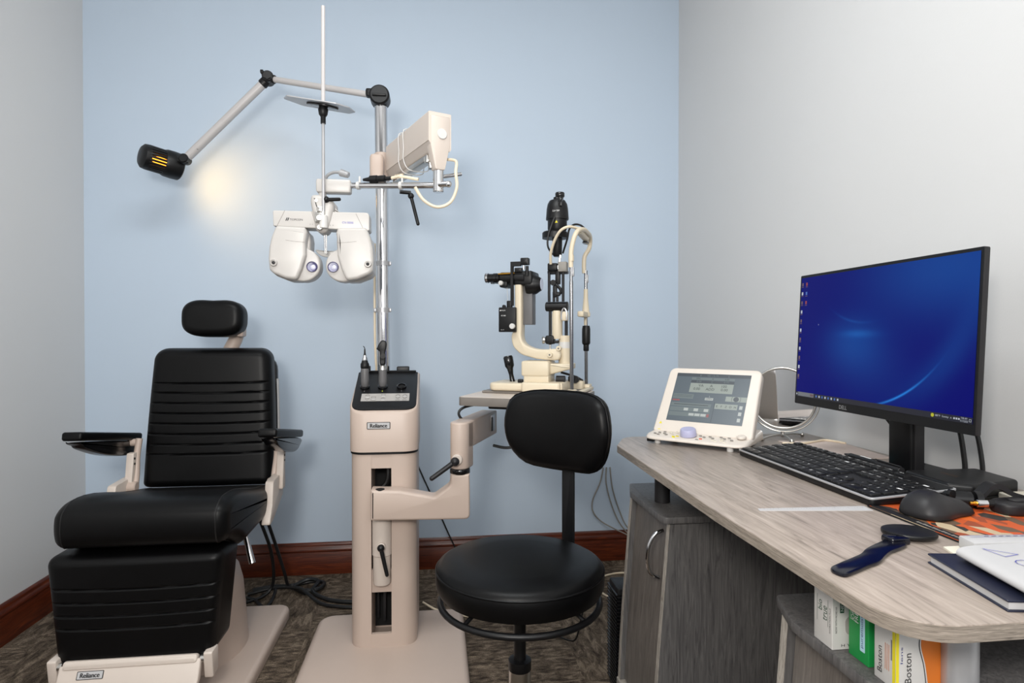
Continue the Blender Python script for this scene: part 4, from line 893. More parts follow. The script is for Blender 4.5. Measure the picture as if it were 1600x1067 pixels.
f = MB(CPF); f.box((.018, -.015, .008), (.02, .02, .008), .001); f.build('connector', 'black_plastic', cp_)
SF = CPF @ FR((Wd / 2, .026, .027), (1, 0, 0), (0, .56, .83))                     # tilted screen frame
H_ = .215
s = MB(SF); s.prism(round_poly([(-Wd / 2 + .002, 0), (Wd / 2 - .002, 0), (Wd / 2 - .008, H_), (-Wd / 2 + .008, H_)], [.01, .01, .022, .022], 6), -.026, .0, .005, 4)
hs = s.build('screen_housing', 'panel_white', cp_)
def slate():
    emit('lcd_slate', (92, 106, 116), .75); emit('lcd_pale', (170, 180, 172), .7); emit('lcd_mid', (120, 134, 136), .7); emit('lcd_dark', (66, 76, 86), .7); emit('lcd_red', (168, 88, 92), .7); emit('lcd_ink', (44, 52, 58), .6); emit('lcd_white', (206, 212, 208), .7)
slate()
sw, shh, sy = .214, .158, .117
sc = MB(SF); sc.quad(-sw / 2, sw / 2, sy - shh / 2, sy + shh / 2, z=.0006)
# local screen drawing: u in 0..1 rightwards, v in 0..1 upwards
def SX(u): return -sw / 2 + sw * u
def SY(v): return sy - shh / 2 + shh * v
def sq(u0, u1, v0, v1, mi, z=.001): sc.quad(SX(u0), SX(u1), SY(v0), SY(v1), mi=mi, z=z)
def stx(t, u, v, h, mi, w=None): sc.text(t, h, Matrix.Translation((SX(u), SY(v), .0014)), mi, w)
sq(0, 1, .93, 1, 3); sq(.22, .8, .865, .915, 2); sq(.22, .8, .80, .855, 3); sq(.22, .8, .60, .795, 1)
stx('R', .34, .955, .006, 2); stx('VD 13.75', .50, .957, .006, 2); stx('L', .72, .955, .006, 2); stx('SPH', .31, .89, .005, 5); stx('A', .51, .89, .005, 5); stx('0.00', .70, .89, .005, 5)
stx('0.00', .33, .828, .006, 2); stx('C', .51, .828, .006, 2); stx('0.00', .7, .828, .006, 2)
stx('VA', .37, .745, .008, 5); stx('A', .51, .745, .008, 5); stx('100', .68, .745, .008, 5); stx('0.00', .32, .675, .008, 5); stx('ADD', .5, .675, .008, 5); stx('0.00', .69, .675, .008, 5)
sq(.015, .30, .46, .56, 2); sq(.02, .28, .50, .504, 5, .0012); sq(.02, .28, .53, .534, 5, .0012)
sq(.02, .12, .41, .44, 4); sq(.46, .57, .45, .50, 6); stx('OPEN', .515, .475, .005, 5); stx('L', .52, .525, .005, 6)
sq(.73, 1, .45, .55, 1); sc.prism(ellipse(.0075, .0075, 20, (SX(.865), SY(.5))), .001, .0013, mi=3)
for sg in (-1, 1): sc.line([(SX(.865) + sg * (.010 + .002 * cos(t / 3)), SY(.5) + .007 * sin(t / 3)) for t in range(-4, 5)], .0009, mi=5, z=.0014)
sq(.015, .56, .30, .375, 2); sq(.015, .56, .20, .285, 2); sq(.015, .56, .10, .185, 2)
for k in range(6): sq(.14 + k * .068, .20 + k * .068, .215, .27, 6 if k % 2 else 2, .0012)
for k in range(3): sq(.29 + k * .08, .36 + k * .08, .12, .17, 6, .0012)
sq(.53, .56, .11, .17, 4, .0013); sc.line([(SX(.06), SY(.34)), (SX(.52), SY(.34))], .0016, mi=5, z=.0012)
sq(.61, .90, .29, .395, 1)
for k, t in enumerate('EFZDH'): stx(t, .64 + k * .058, .342, .0062, 5)
for v in (.342, .22, .10): sq(.925, .965, v - .035, v + .035, 6)
sq(.60, .60 + .004, .02, .42, 5)
scr = sc.build('display', ['lcd_slate', 'lcd_pale', 'lcd_mid', 'lcd_dark', 'lcd_red', 'lcd_ink', 'lcd_white'], hs)
KF = CPF @ FR((0, -.036, .0192), (1, 0, 0), (0, 1, .20))
k = MB(KF); k.lathe([(.022, 0), (.0225, .002), (.0205, .017), (.019, .019), (.001, .0195)], Matrix.Translation((.118, .040, 0)), 36); k.build('dial', 'lavender', cp_)
for x_, y_, m_ in [(.024, .028, 0), (.034, .036, 0), (.046, .044, 0), (.036, .022, 0), (.05, .033, 0), (.062, .046, 1), (.07, .038, 1), (.08, .048, 1), (.058, .026, 0), (.082, .018, 2), (.092, .022, 2), (.086, .012, 2), (.15, .040, 0), (.162, .034, 0), (.176, .040, 0), (.158, .020, 3), (.150, .013, 0), (.186, .032, 0), (.205, .043, 0), (.216, .036, 0), (.226, .043, 0), (.19, .020, 1), (.2, .014, 1), (.213, .021, 1), (.224, .014, 1), (.237, .03, 0), (.212, .029, 1)]:
    kb = MB(KF); kb.prism(rrect(.0085, .0042, .0018, 2, (x_, y_ * 1.15)), -.001, .0012, .0004, 1, 0); kb.quad(x_ - .003, x_ + .003, y_ * 1.15 - .0006, y_ * 1.15 + .0006, mi=1, z=.0014); kb.build('button', [('cable_grey', 'paper_cream', 'yellow', 'red_orange')[m_], 'ink'], cp_)
lb = MB(SF); lb.add([(-Wd / 2 + .016, .025, .0006), (-Wd / 2 + .025, .025, .0006), (-Wd / 2 + .0205, .033, .0006)], [(0, 1, 2)]); lb.line([(-Wd / 2 + .018, .007), (-Wd / 2 + .024, .007)], .002, z=.0006); lb.build('warning_label', 'yellow', hs)
st_ = MB(KF); st_.lathe([(.012, 0), (.012, .004), (.010, .006), (.001, .0062)], Matrix.Translation((.255, .06, 0)), 24); st_.build('joystick_cap', 'panel_white', cp_)

# ---------------------------------------------------------------- vanity mirror
MC = V(1.005, 1.66, .879); mz = V(-.62, -.78, .03).normalized()
vm = thing('table_mirror', 'round chrome framed tilting mirror on small stand behind the control panel', 'mirror', (MC.x, MC.y, DZ))
MF = FR(MC, V(0, 0, 1).cross(mz), (0, 0, 1))
m = MB(MF); m.tube([(.088 * cos(2 * pi * i / 48), .088 * sin(2 * pi * i / 48), 0) for i in range(48)], .0042, 10, smooth=0, closed=True); rim = m.build('mirror_rim', 'satin_chrome', vm)
MB(MF).prism(ellipse(.0875, .0875, 48), -.002, .002).build('mirror_glass', 'mirror', rim)
m = MB(MF); m.tube([(.0975 * cos(R(t)), .0975 * sin(R(t)) , 0) for t in range(180, 361, 10)], .0028, 8, smooth=2)
for s_ in (-1, 1): m.cyl((s_ * .0985, 0, 0), (s_ * .086, 0, 0), .0035)
m.build('yoke', 'satin_chrome', vm)
m = MB(); m.cyl((MC.x, MC.y, DZ + .010), (MC.x, MC.y, DZ + .022), .0055)
hubz = DZ + .012
for a in (R(200), R(20), R(255)):
    p = V(MC.x + .085 * cos(a), MC.y + .085 * sin(a), DZ + .007); m.tube([(MC.x, MC.y, hubz), tuple(V(MC.x, MC.y, hubz).lerp(p, .5) + V(0, 0, .003)), tuple(p)], .003, 8); m.sphere(p, .007, 14)
m.sphere((MC.x, MC.y, DZ + .011), .0065, 14)
m.build('tripod_base', 'satin_chrome', vm)

# ---------------------------------------------------------------- monitor
def screen_mat():
    m = bpy.data.materials.new('screen_wallpaper'); m.use_nodes = True; t = m.node_tree; b = t.nodes['Principled BSDF']
    b.inputs['Base Color'].default_value = (.003, .003, .004, 1); b.inputs['Roughness'].default_value = .3; b.inputs['Specular IOR Level'].default_value = .08
    tc = nn(t, 'ShaderNodeTexCoord'); sp = nn(t, 'ShaderNodeSeparateXYZ'); t.links.new(tc.outputs['Object'], sp.inputs[0])
    def mth(op, a, c=None, d=None):
        n = nn(t, 'ShaderNodeMath'); n.operation = op
        for i, v in enumerate((a, c, d)):
            if v is None: continue
            if isinstance(v, (int, float)): n.inputs[i].default_value = v
            else: t.links.new(v, n.inputs[i])
        return n.outputs[0]
    X, Z = sp.outputs[0], sp.outputs[2]
    def blob(x0, z0, sx, sz, amp):
        dx = mth('DIVIDE', mth('SUBTRACT', X, x0), sx); dz = mth('DIVIDE', mth('SUBTRACT', Z, z0), sz)
        return mth('MULTIPLY', mth('EXPONENT', mth('MULTIPLY', mth('ADD', mth('MULTIPLY', dx, dx), mth('MULTIPLY', dz, dz)), -1)), amp)
    def arc_(x0, z0, rad, wdt, mx, mz_, ms, amp):
        dx = mth('SUBTRACT', X, x0); dz = mth('SUBTRACT', Z, z0)
        d = mth('DIVIDE', mth('SUBTRACT', mth('SQRT', mth('ADD', mth('MULTIPLY', dx, dx), mth('MULTIPLY', dz, dz))), rad), wdt)
        return mth('MULTIPLY', mth('EXPONENT', mth('MULTIPLY', mth('MULTIPLY', d, d), -1)), blob(mx, mz_, ms, ms, amp))
    glow = mth('ADD', mth('ADD', blob(-.055, .285, .09, .055, .09), blob(.2, .43, .2, .09, .10)), mth('ADD', blob(-.04, .305, .05, .008, .10), arc_(-.05, .46, .315, .0022, .085, .185, .07, .42)))
    glow = mth('ADD', glow, mth('ADD', arc_(-.02, .55, .22, .003, -.06, .36, .05, .07), mth('ADD', arc_(-.05, .47, .33, .03, .2, .26, .12, .05), blob(.0, .22, .12, .06, .03))))
    cx_ = nn(t, 'ShaderNodeCombineColor')
    t.links.new(mth('MULTIPLY', glow, .04), cx_.inputs[0]); t.links.new(mth('ADD', mth('MULTIPLY', glow, .45), .0015), cx_.inputs[1]); t.links.new(mth('ADD', mth('MULTIPLY', glow, 1.2), .14), cx_.inputs[2])
    t.links.new(cx_.outputs[0], b.inputs['Emission Color']); b.inputs['Emission Strength'].default_value = 1
    MATS['screen_wallpaper'] = m
screen_mat()
emit('task_bar', (14, 16, 34), 1); emit('search_box', (112, 116, 122), .8); emit('icon_tan', (120, 92, 96), .6); emit('icon_white', (190, 196, 206), .8); emit('icon_yellow', (190, 190, 40), .8); emit('icon_red', (150, 50, 50), .8); emit('icon_blue', (70, 110, 190), .8)
mo = thing('monitor', 'black flat screen monitor showing a deep blue desktop on the worktop', 'monitor', (.945, 1.213, DZ), -90)
MOF = Matrix.Translation((.93, 1.213, DZ)) @ Matrix.Rotation(R(-90), 4, 'Z') @ FR((0, 0, .126), (1, 0, 0), (0, .05, 1))   # x right, y up, z to the viewer
mw, mh = .535, .331
s = MB(MOF); s.prism(rrect(mw, mh, .003, 2, (0, mh / 2)), -.011, .0, .0012, 2)
s.prism(rrect(mw * .93, mh * .82, .02, 3, (0, mh / 2)), -.035, -.010, .01, 3)
cas = s.build('casing', 'charcoal', mo)
s = MB(MOF); x0, x1, y0_, y1_ = -mw / 2 + .006, mw / 2 - .006, .0195, mh - .007
bz = MB(MOF); bz.prism(rrect(mw - .001, mh - .001, .003, 2, (0, mh / 2)), -.0005, .0006); bz.build('bezel', 'black_plastic', cas)
s.quad(x0, x1, y0_, y1_, z=.0012)
s.quad(x0, x1, y0_, y0_ + .0115, mi=1, z=.0016)
s.quad(x0 + .009, x0 + .074, y0_ + .0015, y0_ + .0115, mi=2, z=.002); s.quad(x0 + .06, x0 + .072, y0_ + .004, y0_ + .009, mi=3, z=.0022)
s.quad(x0 + .002, x0 + .006, y0_ + .004, y0_ + .008, mi=4, z=.002)
for kx in range(8): s.quad(x0 + .082 + kx * .0115, x0 + .087 + kx * .0115, y0_ + .0035, y0_ + .0085, mi=4 if kx % 2 else 7, z=.002)
xr = x1
s.prism(ellipse(.0036, .0036, 12, (xr - .086, y0_ + .006)), .0016, .002, mi=5)
T = Matrix.Translation
s.text('88°F  Sunny', .0048, T((xr - .064, y0_ + .006, .0018)), 4, w=.030); s.text('^', .003, T((xr - .044, y0_ + .006, .0018)), 4)
for kx in range(3): s.quad(xr - .039 + kx * .005, xr - .0355 + kx * .005, y0_ + .0045, y0_ + .0078, mi=4, z=.002)
s.text('7:08 AM', .0036, T((xr - .0165, y0_ + .0085, .0018)), 4, w=.013); s.text('7/17/2023', .0034, T((xr - .0165, y0_ + .0035, .0018)), 4, w=.016); s.line([(xr - .006, y0_ + .004), (xr - .002, y0_ + .004), (xr - .002, y0_ + .008), (xr - .006, y0_ + .008)], .0006, mi=4, z=.002, closed=True)
for r_ in range(11):
    for c_ in range(2 if r_ < 3 else 1):
        xx = x0 + .006 + c_ * .017; yy = y1_ - .018 - r_ * .0235
        s.quad(xx - .0032, xx + .0032, yy - .003, yy + .005, mi=(3, 6, 4, 7)[(r_ * 2 + c_) % 4], z=.0016); s.quad(xx - .0045, xx + .0045, yy - .0065, yy - .005, mi=3, z=.0016)
s.add([(-.183, .205, .0018), (-.183, .2005, .0018), (-.181, .2018, .0018)], [(0, 1, 2)], 4)
s.build('screen', ['screen_wallpaper', 'task_bar', 'search_box', 'icon_tan', 'icon_white', 'icon_yellow', 'icon_red', 'icon_blue'], cas)
lg = MB(MOF); lg.text('DELL', .0085, T((-.078, .0098, .0009)), 0, w=.026); lg.build('logo', 'silver', cas)
nk = MB(); nk.box((1.022, 1.213, .875), (.03, .068, .225), .006); nk.box((.992, 1.213, 1.03), (.05, .12, .12), .006); nk.build('stand_neck', 'black_plastic', mo)
nk = MB(); nk.box((1.022, 1.176, .87), (.022, .008, .21), .002); nk.build('neck_trim', 'charcoal', mo)
bs_ = MB(); bs_.prism(round_poly([(.93, 1.135), (1.115, 1.135), (1.115, 1.275), (.93, 1.275)], .008, 3), DZ, DZ + .009, .003, 2); bs_.build('stand_base', 'black_plastic', mo)

# black flat box lying beside the monitor foot
bx_ = thing('docking_box', 'flat black box with faint copper lettering at the foot of the monitor', 'box', (1.01, 1.07, DZ))
BF = Matrix.Translation((.938, 1.118, DZ + .0002)) @ Matrix.Rotation(R(-88), 4, 'Z') @ Matrix.Translation((0, 0, 0))
bo = [(.0, .0), (.11, -.008), (.136, .022), (.112, .145), (.008, .16)]
m = MB(BF); m.prism(round_poly(bo, .008, 4), 0, .006, .001, 2); m.prism(round_poly(bo, .010, 4), .004, .030, .006, 4); m.build('case', 'black_plastic', bx_)
m = MB(BF @ T((.062, .065, .0302)))
for q_ in range(9): m.quad(-.026 + q_ * .0042, -.0232 + q_ * .0042, -.016, -.0115 + .001 * (q_ % 3), mi=0, z=.0003)
m.quad(-.03, .05, -.004, -.003, mi=1, z=.0003); m.build('box_lettering', ['copper', 'charcoal'], bx_)

# ---------------------------------------------------------------- keyboard
ky = thing('keyboard', 'black full size keyboard with silver rim lying along the desk', 'keyboard', (.84, 1.21, DZ), -90)
KX = Matrix.Translation((.757, 1.21, DZ)) @ Matrix.Rotation(R(-90), 4, 'Z')     # x along the keys, y away from the typist
tilt = Matrix.Rotation(R(4), 4, 'X')
KB = KX @ T((0, 0, .002)) @ tilt
kw, kd = .470, .168
m = MB(KB); m.prism(rrect(kw, kd, .008, 4, (0, kd / 2)), .0, .011, .001, 2); m.build('body', 'black_plastic', ky)
m = MB(KB); o = rrect(kw + .003, kd + .003, .009, 4, (0, kd / 2)); m.prism(o, .0105, .0142, .001, 2); m.build('silver_rim', 'rim_silver', ky)
m = MB(KB); m.prism(rrect(kw - .004, kd - .004, .007, 4, (0, kd / 2)), .0138, .0149); m.build('key_bed', 'black_plastic', ky)
m = MB(KX); m.prism(rrect(.40, .02, .004, 2, (0, kd - .02)), 0, .012); m.build('rear_foot', 'black_plastic', ky)
rows = [
 (0, ['Ctrl:1.25', 'Win:1.25', 'Alt:1.25', ' :6.25', 'Alt:1.25', 'Fn:1.25', '=:1.25', 'Ctrl:1.25', '_:.25', '<:1', 'v:1', '>:1', '_:.25', '0:2', '.:1', 'Ent:1']),
 (1, ['Shift:2.25'] + list('ZXCVBNM,./') + ['Shift:2.75', '_:1.25', '^:1', '_:1.25', '1:1', '2:1', '3:1', '+:1']),
 (2, ['Caps:1.75'] + list('ASDFGHJKL;') + ["':1", 'Enter:2.25', '_:3.5', '4:1', '5:1', '6:1', '-:1']),
 (3, ['Tab:1.5'] + list('QWERTYUIOP') + ['[:1', ']:1', '\\:1.5', '_:.25', 'Del:1', 'End:1', 'PgD:1', '_:.25', '7:1', '8:1', '9:1', '*:1']),
 (4, list('`1234567890-=') + ['Bksp:2', '_:.25', 'Ins:1', 'Hom:1', 'PgU:1', '_:.25', 'Num:1', '/:1', '*:1', '-:1']),
 (5, ['Esc:1', '_:.9', 'F1:1', 'F2:1', 'F3:1', 'F4:1', '_:.45', 'F5:1', 'F6:1', 'F7:1', 'F8:1', '_:.4', 'F9:1', 'F10:1', 'F11:1', 'F12:1', '_:.5', 'Prt:1.5', 'Brk:1.5'])]
pit = (kw - .014) / 22.5; nkey = 0
for rw, keys in rows:
    xk = -kw / 2 + .007; yk = .016 + rw * .0262 + (.004 if rw == 5 else 0); hk_ = .0225 if rw < 5 else .017
    for kk in keys:
        if len(kk) == 1: lab_, u = kk, 1
        else: lab_, u = kk.rsplit(':', 1); u = float(u)
        if lab_ != '_':
            m = MB(KB @ T((xk + u * pit / 2, yk, .0148)))
            wv = u * pit - .0022
            r0_ = rrect(wv, hk_, .002, 2); m.loft([[(x, y, 0) for x, y in r0_], [(x * .97, y * .97, .0028) for x, y in r0_], [(x * .90, y * .90, .0036) for x, y in r0_]])
            if lab_.strip(): 
                w_ = min(.0045 * max(1, len(lab_) * .75), wv * .7); m.text(lab_, .0046 if len(lab_) == 1 else .0034, T((-wv * .12, .003, .0037)), 1, None if len(lab_) == 1 else w_)
            m.build('key', ['black_plastic', 'ink_white'], ky); nkey += 1
        xk += u * pit

# ---------------------------------------------------------------- small things on the desk
m = MB(); 
rl = thing('paper_ruler', 'white paper ruler strip lying on the front of the worktop', 'ruler', (.645, .978, DZ))
RF = Matrix.Translation((.552, .985, DZ)) @ Matrix.Rotation(R(-4.5), 4, 'Z')
m = MB(RF); m.prism(round_poly([(0, -.006), (.195, -.014), (.196, .013), (.002, .006)], .0008, 2), 0, .0009); m.build('strip', 'paper', rl)
m = MB(RF @ T((0, 0, .0008)))
for k in range(36): m.quad(.012 + k * .005, .0125 + k * .005, .001, .003 + (.003 if k % 5 == 0 else 0), mi=0)
m.build('scale_marks', 'ink_grey', rl)

def pad_mat():
    m = bpy.data.materials.new('mouse_pad_print'); m.use_nodes = True; t = m.node_tree; b = t.nodes['Principled BSDF']
    tc = nn(t, 'ShaderNodeTexCoord'); mp = nn(t, 'ShaderNodeMapping'); mp.inputs['Scale'].default_value = (30, 17, 1); mp.inputs['Rotation'].default_value = (0, 0, .5)
    t.links.new(tc.outputs['Object'], mp.inputs['Vector'])
    vo = nn(t, 'ShaderNodeTexVoronoi'); vo.inputs['Scale'].default_value = 1.6; t.links.new(mp.outputs[0], vo.inputs['Vector'])
    sp = nn(t, 'ShaderNodeSeparateColor'); t.links.new(vo.outputs['Color'], sp.inputs[0])
    cr = nn(t, 'ShaderNodeValToRGB'); cr.color_ramp.interpolation = 'CONSTANT'; el = cr.color_ramp.elements
    el[0].position = 0; el[0].color = rgb((196, 84, 34)); el[1].position = .9; el[1].color = rgb((52, 46, 42))
    for p, c in ((.4, (150, 70, 40)), (.5, (190, 170, 140)), (.66, (214, 98, 30)), (.8, (100, 78, 60))): e = el.new(p); e.color = rgb(c)
    t.links.new(sp.outputs[0], cr.inputs[0]); t.links.new(cr.outputs[0], b.inputs['Base Color']); b.inputs['Roughness'].default_value = .55
    MATS['mouse_pad_print'] = m
pad_mat()
mp_ = thing('mouse_pad', 'orange and brown patterned mouse pad under the black mouse', 'mouse pad', (.865, .885, DZ))
m = MB(); m.prism(round_poly([(.752, .785), (.985, .785), (.985, .986), (.752, .986)], .012, 4), DZ, DZ + .0022, .0006, 1); m.build('rubber_base', 'black_plastic', mp_)
m = MB(); m.prism(round_poly([(.7545, .7875), (.9825, .7875), (.9825, .9835), (.7545, .9835)], .011, 4), DZ + .0021, DZ + .0027); m.build('printed_top', 'mouse_pad_print', mp_)
m = MB(T((0, 0, DZ + .0027))); m.quad(.7555, .773, .79, .98, mi=0)
for k in range(14): m.quad(.762, .766 + .001 * (k % 3), .80 + k * .006, .8045 + k * .006, mi=1, z=.0005)
m.build('border_print', ['charcoal', 'cable_grey'], mp_)

mz0 = DZ + .0027
ms = thing('mouse', 'black sculpted computer mouse on the orange mouse pad', 'mouse', (.835, .935, mz0))
MSF = Matrix.Translation((.832, .916, mz0)) @ Matrix.Rotation(R(14), 4, 'Z')    # x along the mouse
ol2 = [tuple(p) for p in crom([(-.062, .0), (-.055, .028), (-.02, .042), (.02, .036), (.055, .026), (.062, .0), (.052, -.026), (.01, -.030), (-.03, -.036), (-.055, -.026)], 5, True)]
ol2 = ol2 if area2(ol2) > 0 else ol2[::-1]
rings = []
for kz, sc_, sh_ in ((.0, .93, 0), (.004, 1.0, 0), (.012, .96, -.001), (.022, .86, -.003), (.031, .70, -.006), (.037, .48, -.010), (.0405, .25, -.012), (.0415, .08, -.012)):
    rings.append([(x * sc_ + sh_, y * sc_ - sh_ * .3, kz * (1 - .22 * max(0, x) / .06)) for x, y in ol2])
m = MB(MSF); m.loft(rings); m.build('shell', 'charcoal', ms, angle=70)
m = MB(MSF); m.cyl((.032, -.003, .030), (.032, .003, .030), .0085, n=20); m.build('scroll_wheel', 'black_gloss', ms)
m = MB(MSF @ T((-.012, .0, .0378))); m.quad(-.002, .002, -.010, .010, z=.0035); m.build('logo', 'silver', ms)

# occluder paddle
oc = thing('eye_occluder', 'glossy dark blue and black hand held eye occluder near the desk edge', 'occluder', (.6, .77, DZ))
m = MB(T((0, 0, DZ))); hp_ = [tuple(p) for p in crom([(.502, .694), (.498, .714), (.52, .729), (.545, .742), (.572, .757), (.59, .772), (.612, .786), (.64, .802), (.655, .812), (.668, .802), (.664, .784), (.645, .772), (.62, .76), (.598, .744), (.578, .728), (.552, .716), (.525, .702)], 4, True)]
m.prism(hp_, .0002, .0058, .002, 2); m.build('handle', 'navy_gloss', oc)
m = MB(T((.700, .823, DZ)) @ Matrix.Rotation(R(-20), 4, 'Z')); m.prism(ellipse(.037, .031, 40), .004, .011, .0025, 2); m.build('occluder_cup', 'black_plastic', oc)
m = MB(T((.0, .0, DZ))); m.box((.662, .803, .005), (.03, .024, .010), .003); m.build('neck', 'navy_gloss', oc)

# notebook, folded papers and printed sheets at the right edge
nb = thing('notebook', 'navy hardback notebook under the folded drawing sheet', 'notebook', (.74, .64, DZ))
NO = [(.645, .727), (.616, .585), (.79, .556), (.82, .70)]
m = MB(T((0, 0, DZ))); m.prism(round_poly(NO, .002, 2), 0, .0022, .0006, 1); m.prism(round_poly(NO, .002, 2), .0108, .013, .0006, 1); m.build('cover', 'navy', nb)
m = MB(T((0, 0, DZ))); m.prism(inset([tuple(p) for p in NO][::1 if area2(NO) > 0 else -1], .003), .0020, .0110); m.build('page_block', 'paper', nb)
ps_ = thing('folded_sheet', 'white folded paper with blue pen drawings of triangle and circle', 'paper', (.74, .66, DZ + .0172))
def sheet(mb, pts, hz, thick=.0008):
    """one leaf through 3-D corner points, kept a hair thick"""
    top = [V(*p) for p in pts]; n = len(top); 
    vs = [tuple(p) for p in top] + [tuple(p - V(0, 0, thick)) for p in top]
    fs = [tuple(range(n)), tuple(range(2 * n - 1, n - 1, -1))] + [(i, n + i, n + (i + 1) % n, (i + 1) % n) for i in range(n)]
    return mb.add(vs, fs)
z0_ = DZ + .0136
m = MB(); 
# lower leaf, the rolled fold on the left and the upper leaf as one bent strip swept along y
sec = [(.835, .0012), (.76, .0012), (.69, .0016), (.668, .004), (.660, .009), (.664, .015), (.68, .0175), (.72, .0182), (.78, .0184), (.835, .0186)]
sec = [tuple(p) for p in crom([(x, z, 0) for x, z in sec], 5)]
rings = []
nS = len(sec)
for yy, sh_ in ((.698, 0), (.55, -.032)):
    up_ = [(x + sh_, yy, z0_ + z) for x, z, _ in sec]; lo_ = [(x + sh_, yy, z0_ + z - .0008) for x, z, _ in sec]
    rings.append(up_ + lo_[::-1])
m.loft(rings); m.build('leaf', 'paper', ps_, angle=60)
DF = Matrix.Translation((.703, .622, z0_ + .0184)) @ Matrix.Rotation(R(-8), 4, 'Z')
for pts, cl in (([(-.028, .058), (-.022, .030), (.0, .038)], True), ([(.028, .052), (.048, .053), (.052, .036), (.030, .035)], True),
                ([(-.012 + .013 * cos(t * .524), .008 + .011 * sin(t * .524)) for t in range(12)], True), ([(.03, .02), (.036, .008), (.04, .018), (.046, .006)], False),
                ([(.016, -.032), (.024, -.026), (.03, -.034), (.038, -.027), (.046, -.033)], False)):
    MB(DF).line(pts, .0011, closed=cl, z=.0006).build('pen_drawing', 'ink_blue', ps_)
pr = thing('printed_sheets', 'stack of printed white sheets behind the folded drawing', 'paper', (.80, .755, DZ))
m = MB(T((0, 0, DZ))); m.prism(round_poly([(.722, .735), (.73, .768), (.90, .754), (.90, .728), (.85, .728)], .002, 2), .003, .020, .002, 2); m.build('stack', 'paper', pr)
m = MB(T((0, 0, DZ + .0202)))
for k in range(2): m.line([(.738, .764 - k * .007), (.89, .752 - k * .007)], .0006, mi=0)
for k in range(12): m.quad(.76 + k * .0105, .767 + k * .0105, .757 - k * .0008, .7585 - k * .0008, mi=1)
m.build('print', ['ink_blue', 'ink_grey'], pr)
ms_ = solo(MB(T((0, 0, DZ))).prism(round_poly([(.700, .735), (.712, .775), (.74, .775), (.735, .735)], .003, 2), 0, .0022).build('manila_sheet', 'paper_cream'), 'cream paper corner peeking from below the white sheets', 'paper')

# adapters and pouch behind the mouse
pu = thing('cable_pouch', 'black folded fabric strap lying before the flat black box', 'pouch', (.945, .965, DZ))
PUF = Matrix.Translation((.94, .955, DZ + .0005)) @ Matrix.Rotation(R(-22), 4, 'Z')
m = MB(PUF)
pts = [(-.068, .004), (-.03, .007), (.0, .018), (.02, .040), (.034, .041), (.05, .030), (.072, .022), (.08, .006)]
pc_ = [tuple(p) for p in crom([(x, z, 0) for x, z in pts], 5)]
m.loft([[(x, y, z + (.003 if i < 1 else 0)) for x, z, _ in pc_] + [(x, y, max(z - .006, 0)) for x, z, _ in pc_[::-1]] for i, y in enumerate((-.016, 0, .02))])
m.build('strap', 'charcoal', pu)
m = MB(PUF); m.cyl((-.055, -.018, .016), (-.012, -.02, .016), .014, n=20, bev=.003); m.cyl((-.01, -.02, .016), (.0, -.02, .016), .0155, n=20); m.build('rolled_end', 'black_plastic', pu)
ad_ = thing('plug_adapter', 'round black puck adapter with gold and silver plug', 'adapter', (.955, .9, DZ + .0027))
m = MB(T((.972, .908, DZ + .0028))); m.prism(superell(.040, .026, 2.6, 40), 0, .020, .005, 3); m.prism(ellipse(.018, .013, 28, (.004, .002)), .019, .023, .002, 2); m.build('puck', 'charcoal', ad_)
m = MB(); a0_, a1_ = V(.935, .915, DZ + .0165), V(.900, .925, DZ + .0165); d_ = a1_ - a0_
m.cyl(a0_, a0_ + d_ * .3, .006, mi=0); m.cyl(a0_ + d_ * .25, a0_ + d_ * .72, .0062, mi=1, bev=.001); m.cyl(a0_ + d_ * .72, a0_ + d_ * .85, .0035, mi=2); m.cyl(a0_ + d_ * .85, a1_, .0025, mi=2); m.build('plug', ['black_plastic', 'chrome', 'gold'], ad_)
tg = MB(); tg.prism([(.95, .874), (.985, .874), (.985, .8745), (.95, .8745)], DZ + .008, DZ + .011); tg.build('puck_label', 'ink_white', ad_)
bt = thing('spray_bottle', 'white plastic bottle with dark base cut by the right edge', 'bottle', (.985, .835, DZ + .0027))
m = MB(T((.985, .835, DZ + .0027))); m.lathe([(.019, .024), (.020, .026), (.020, .062), (.015, .07), (.009, .074), (.009, .08), (.001, .081)], n=28); m.build('body', 'white_plastic', bt)
m = MB(T((.985, .835, DZ + .0027))); m.lathe([(.0185, 0), (.0205, .003), (.0205, .024), (.019, .026)], n=28); m.build('dark_base', 'black_plastic', bt)
m = MB(T((.985, .835, DZ + .0027)))
for k in range(5): m.add([(.0203 * cos(R(150 + 18 * q)), .0203 * sin(R(150 + 18 * q)), .032 + k * .0055) for q in range(8)] + [(.0203 * cos(R(150 + 18 * q)), .0203 * sin(R(150 + 18 * q)), .0335 + k * .0055) for q in range(8)], [(q, q + 1, q + 9, q + 8) for q in range(7)])
m.build('bottle_print', 'pale_pink_paper', bt)
nt = solo(MB(T((0, 0, DZ))).prism(round_poly([(1.02, .94), (1.13, .93), (1.13, 1.0), (1.03, 1.0)], .004, 2), 0, .012, .001, 1).build('note_pad', 'paper_cream'), 'cream note pad against the right wall behind the puck adapter', 'note pad')
cy = solo(MB(T((0, 0, DZ)) @ T((1.005, 1.262, 0)) @ Matrix.Rotation(R(12), 4, 'Z')).prism(rrect(.05, .11, .002, 2), .0, .0012).build('sticky_note', 'cyan_note'), 'bright cyan sticky note between keyboard and monitor', 'note')
pn_ = thing('pen', 'black pen with silver lettering lying against the monitor foot', 'pen', (1.0, 1.285, DZ))
m = MB(); pA, pB = V(.985, 1.36, DZ + .014), V(.965, 1.155, DZ + .018); d_ = pB - pA
m.cyl(pA, pA + d_ * .12, .002, .006); m.cyl(pA + d_ * .12, pA + d_ * .62, .0065); m.build('barrel', 'black_plastic', pn_)
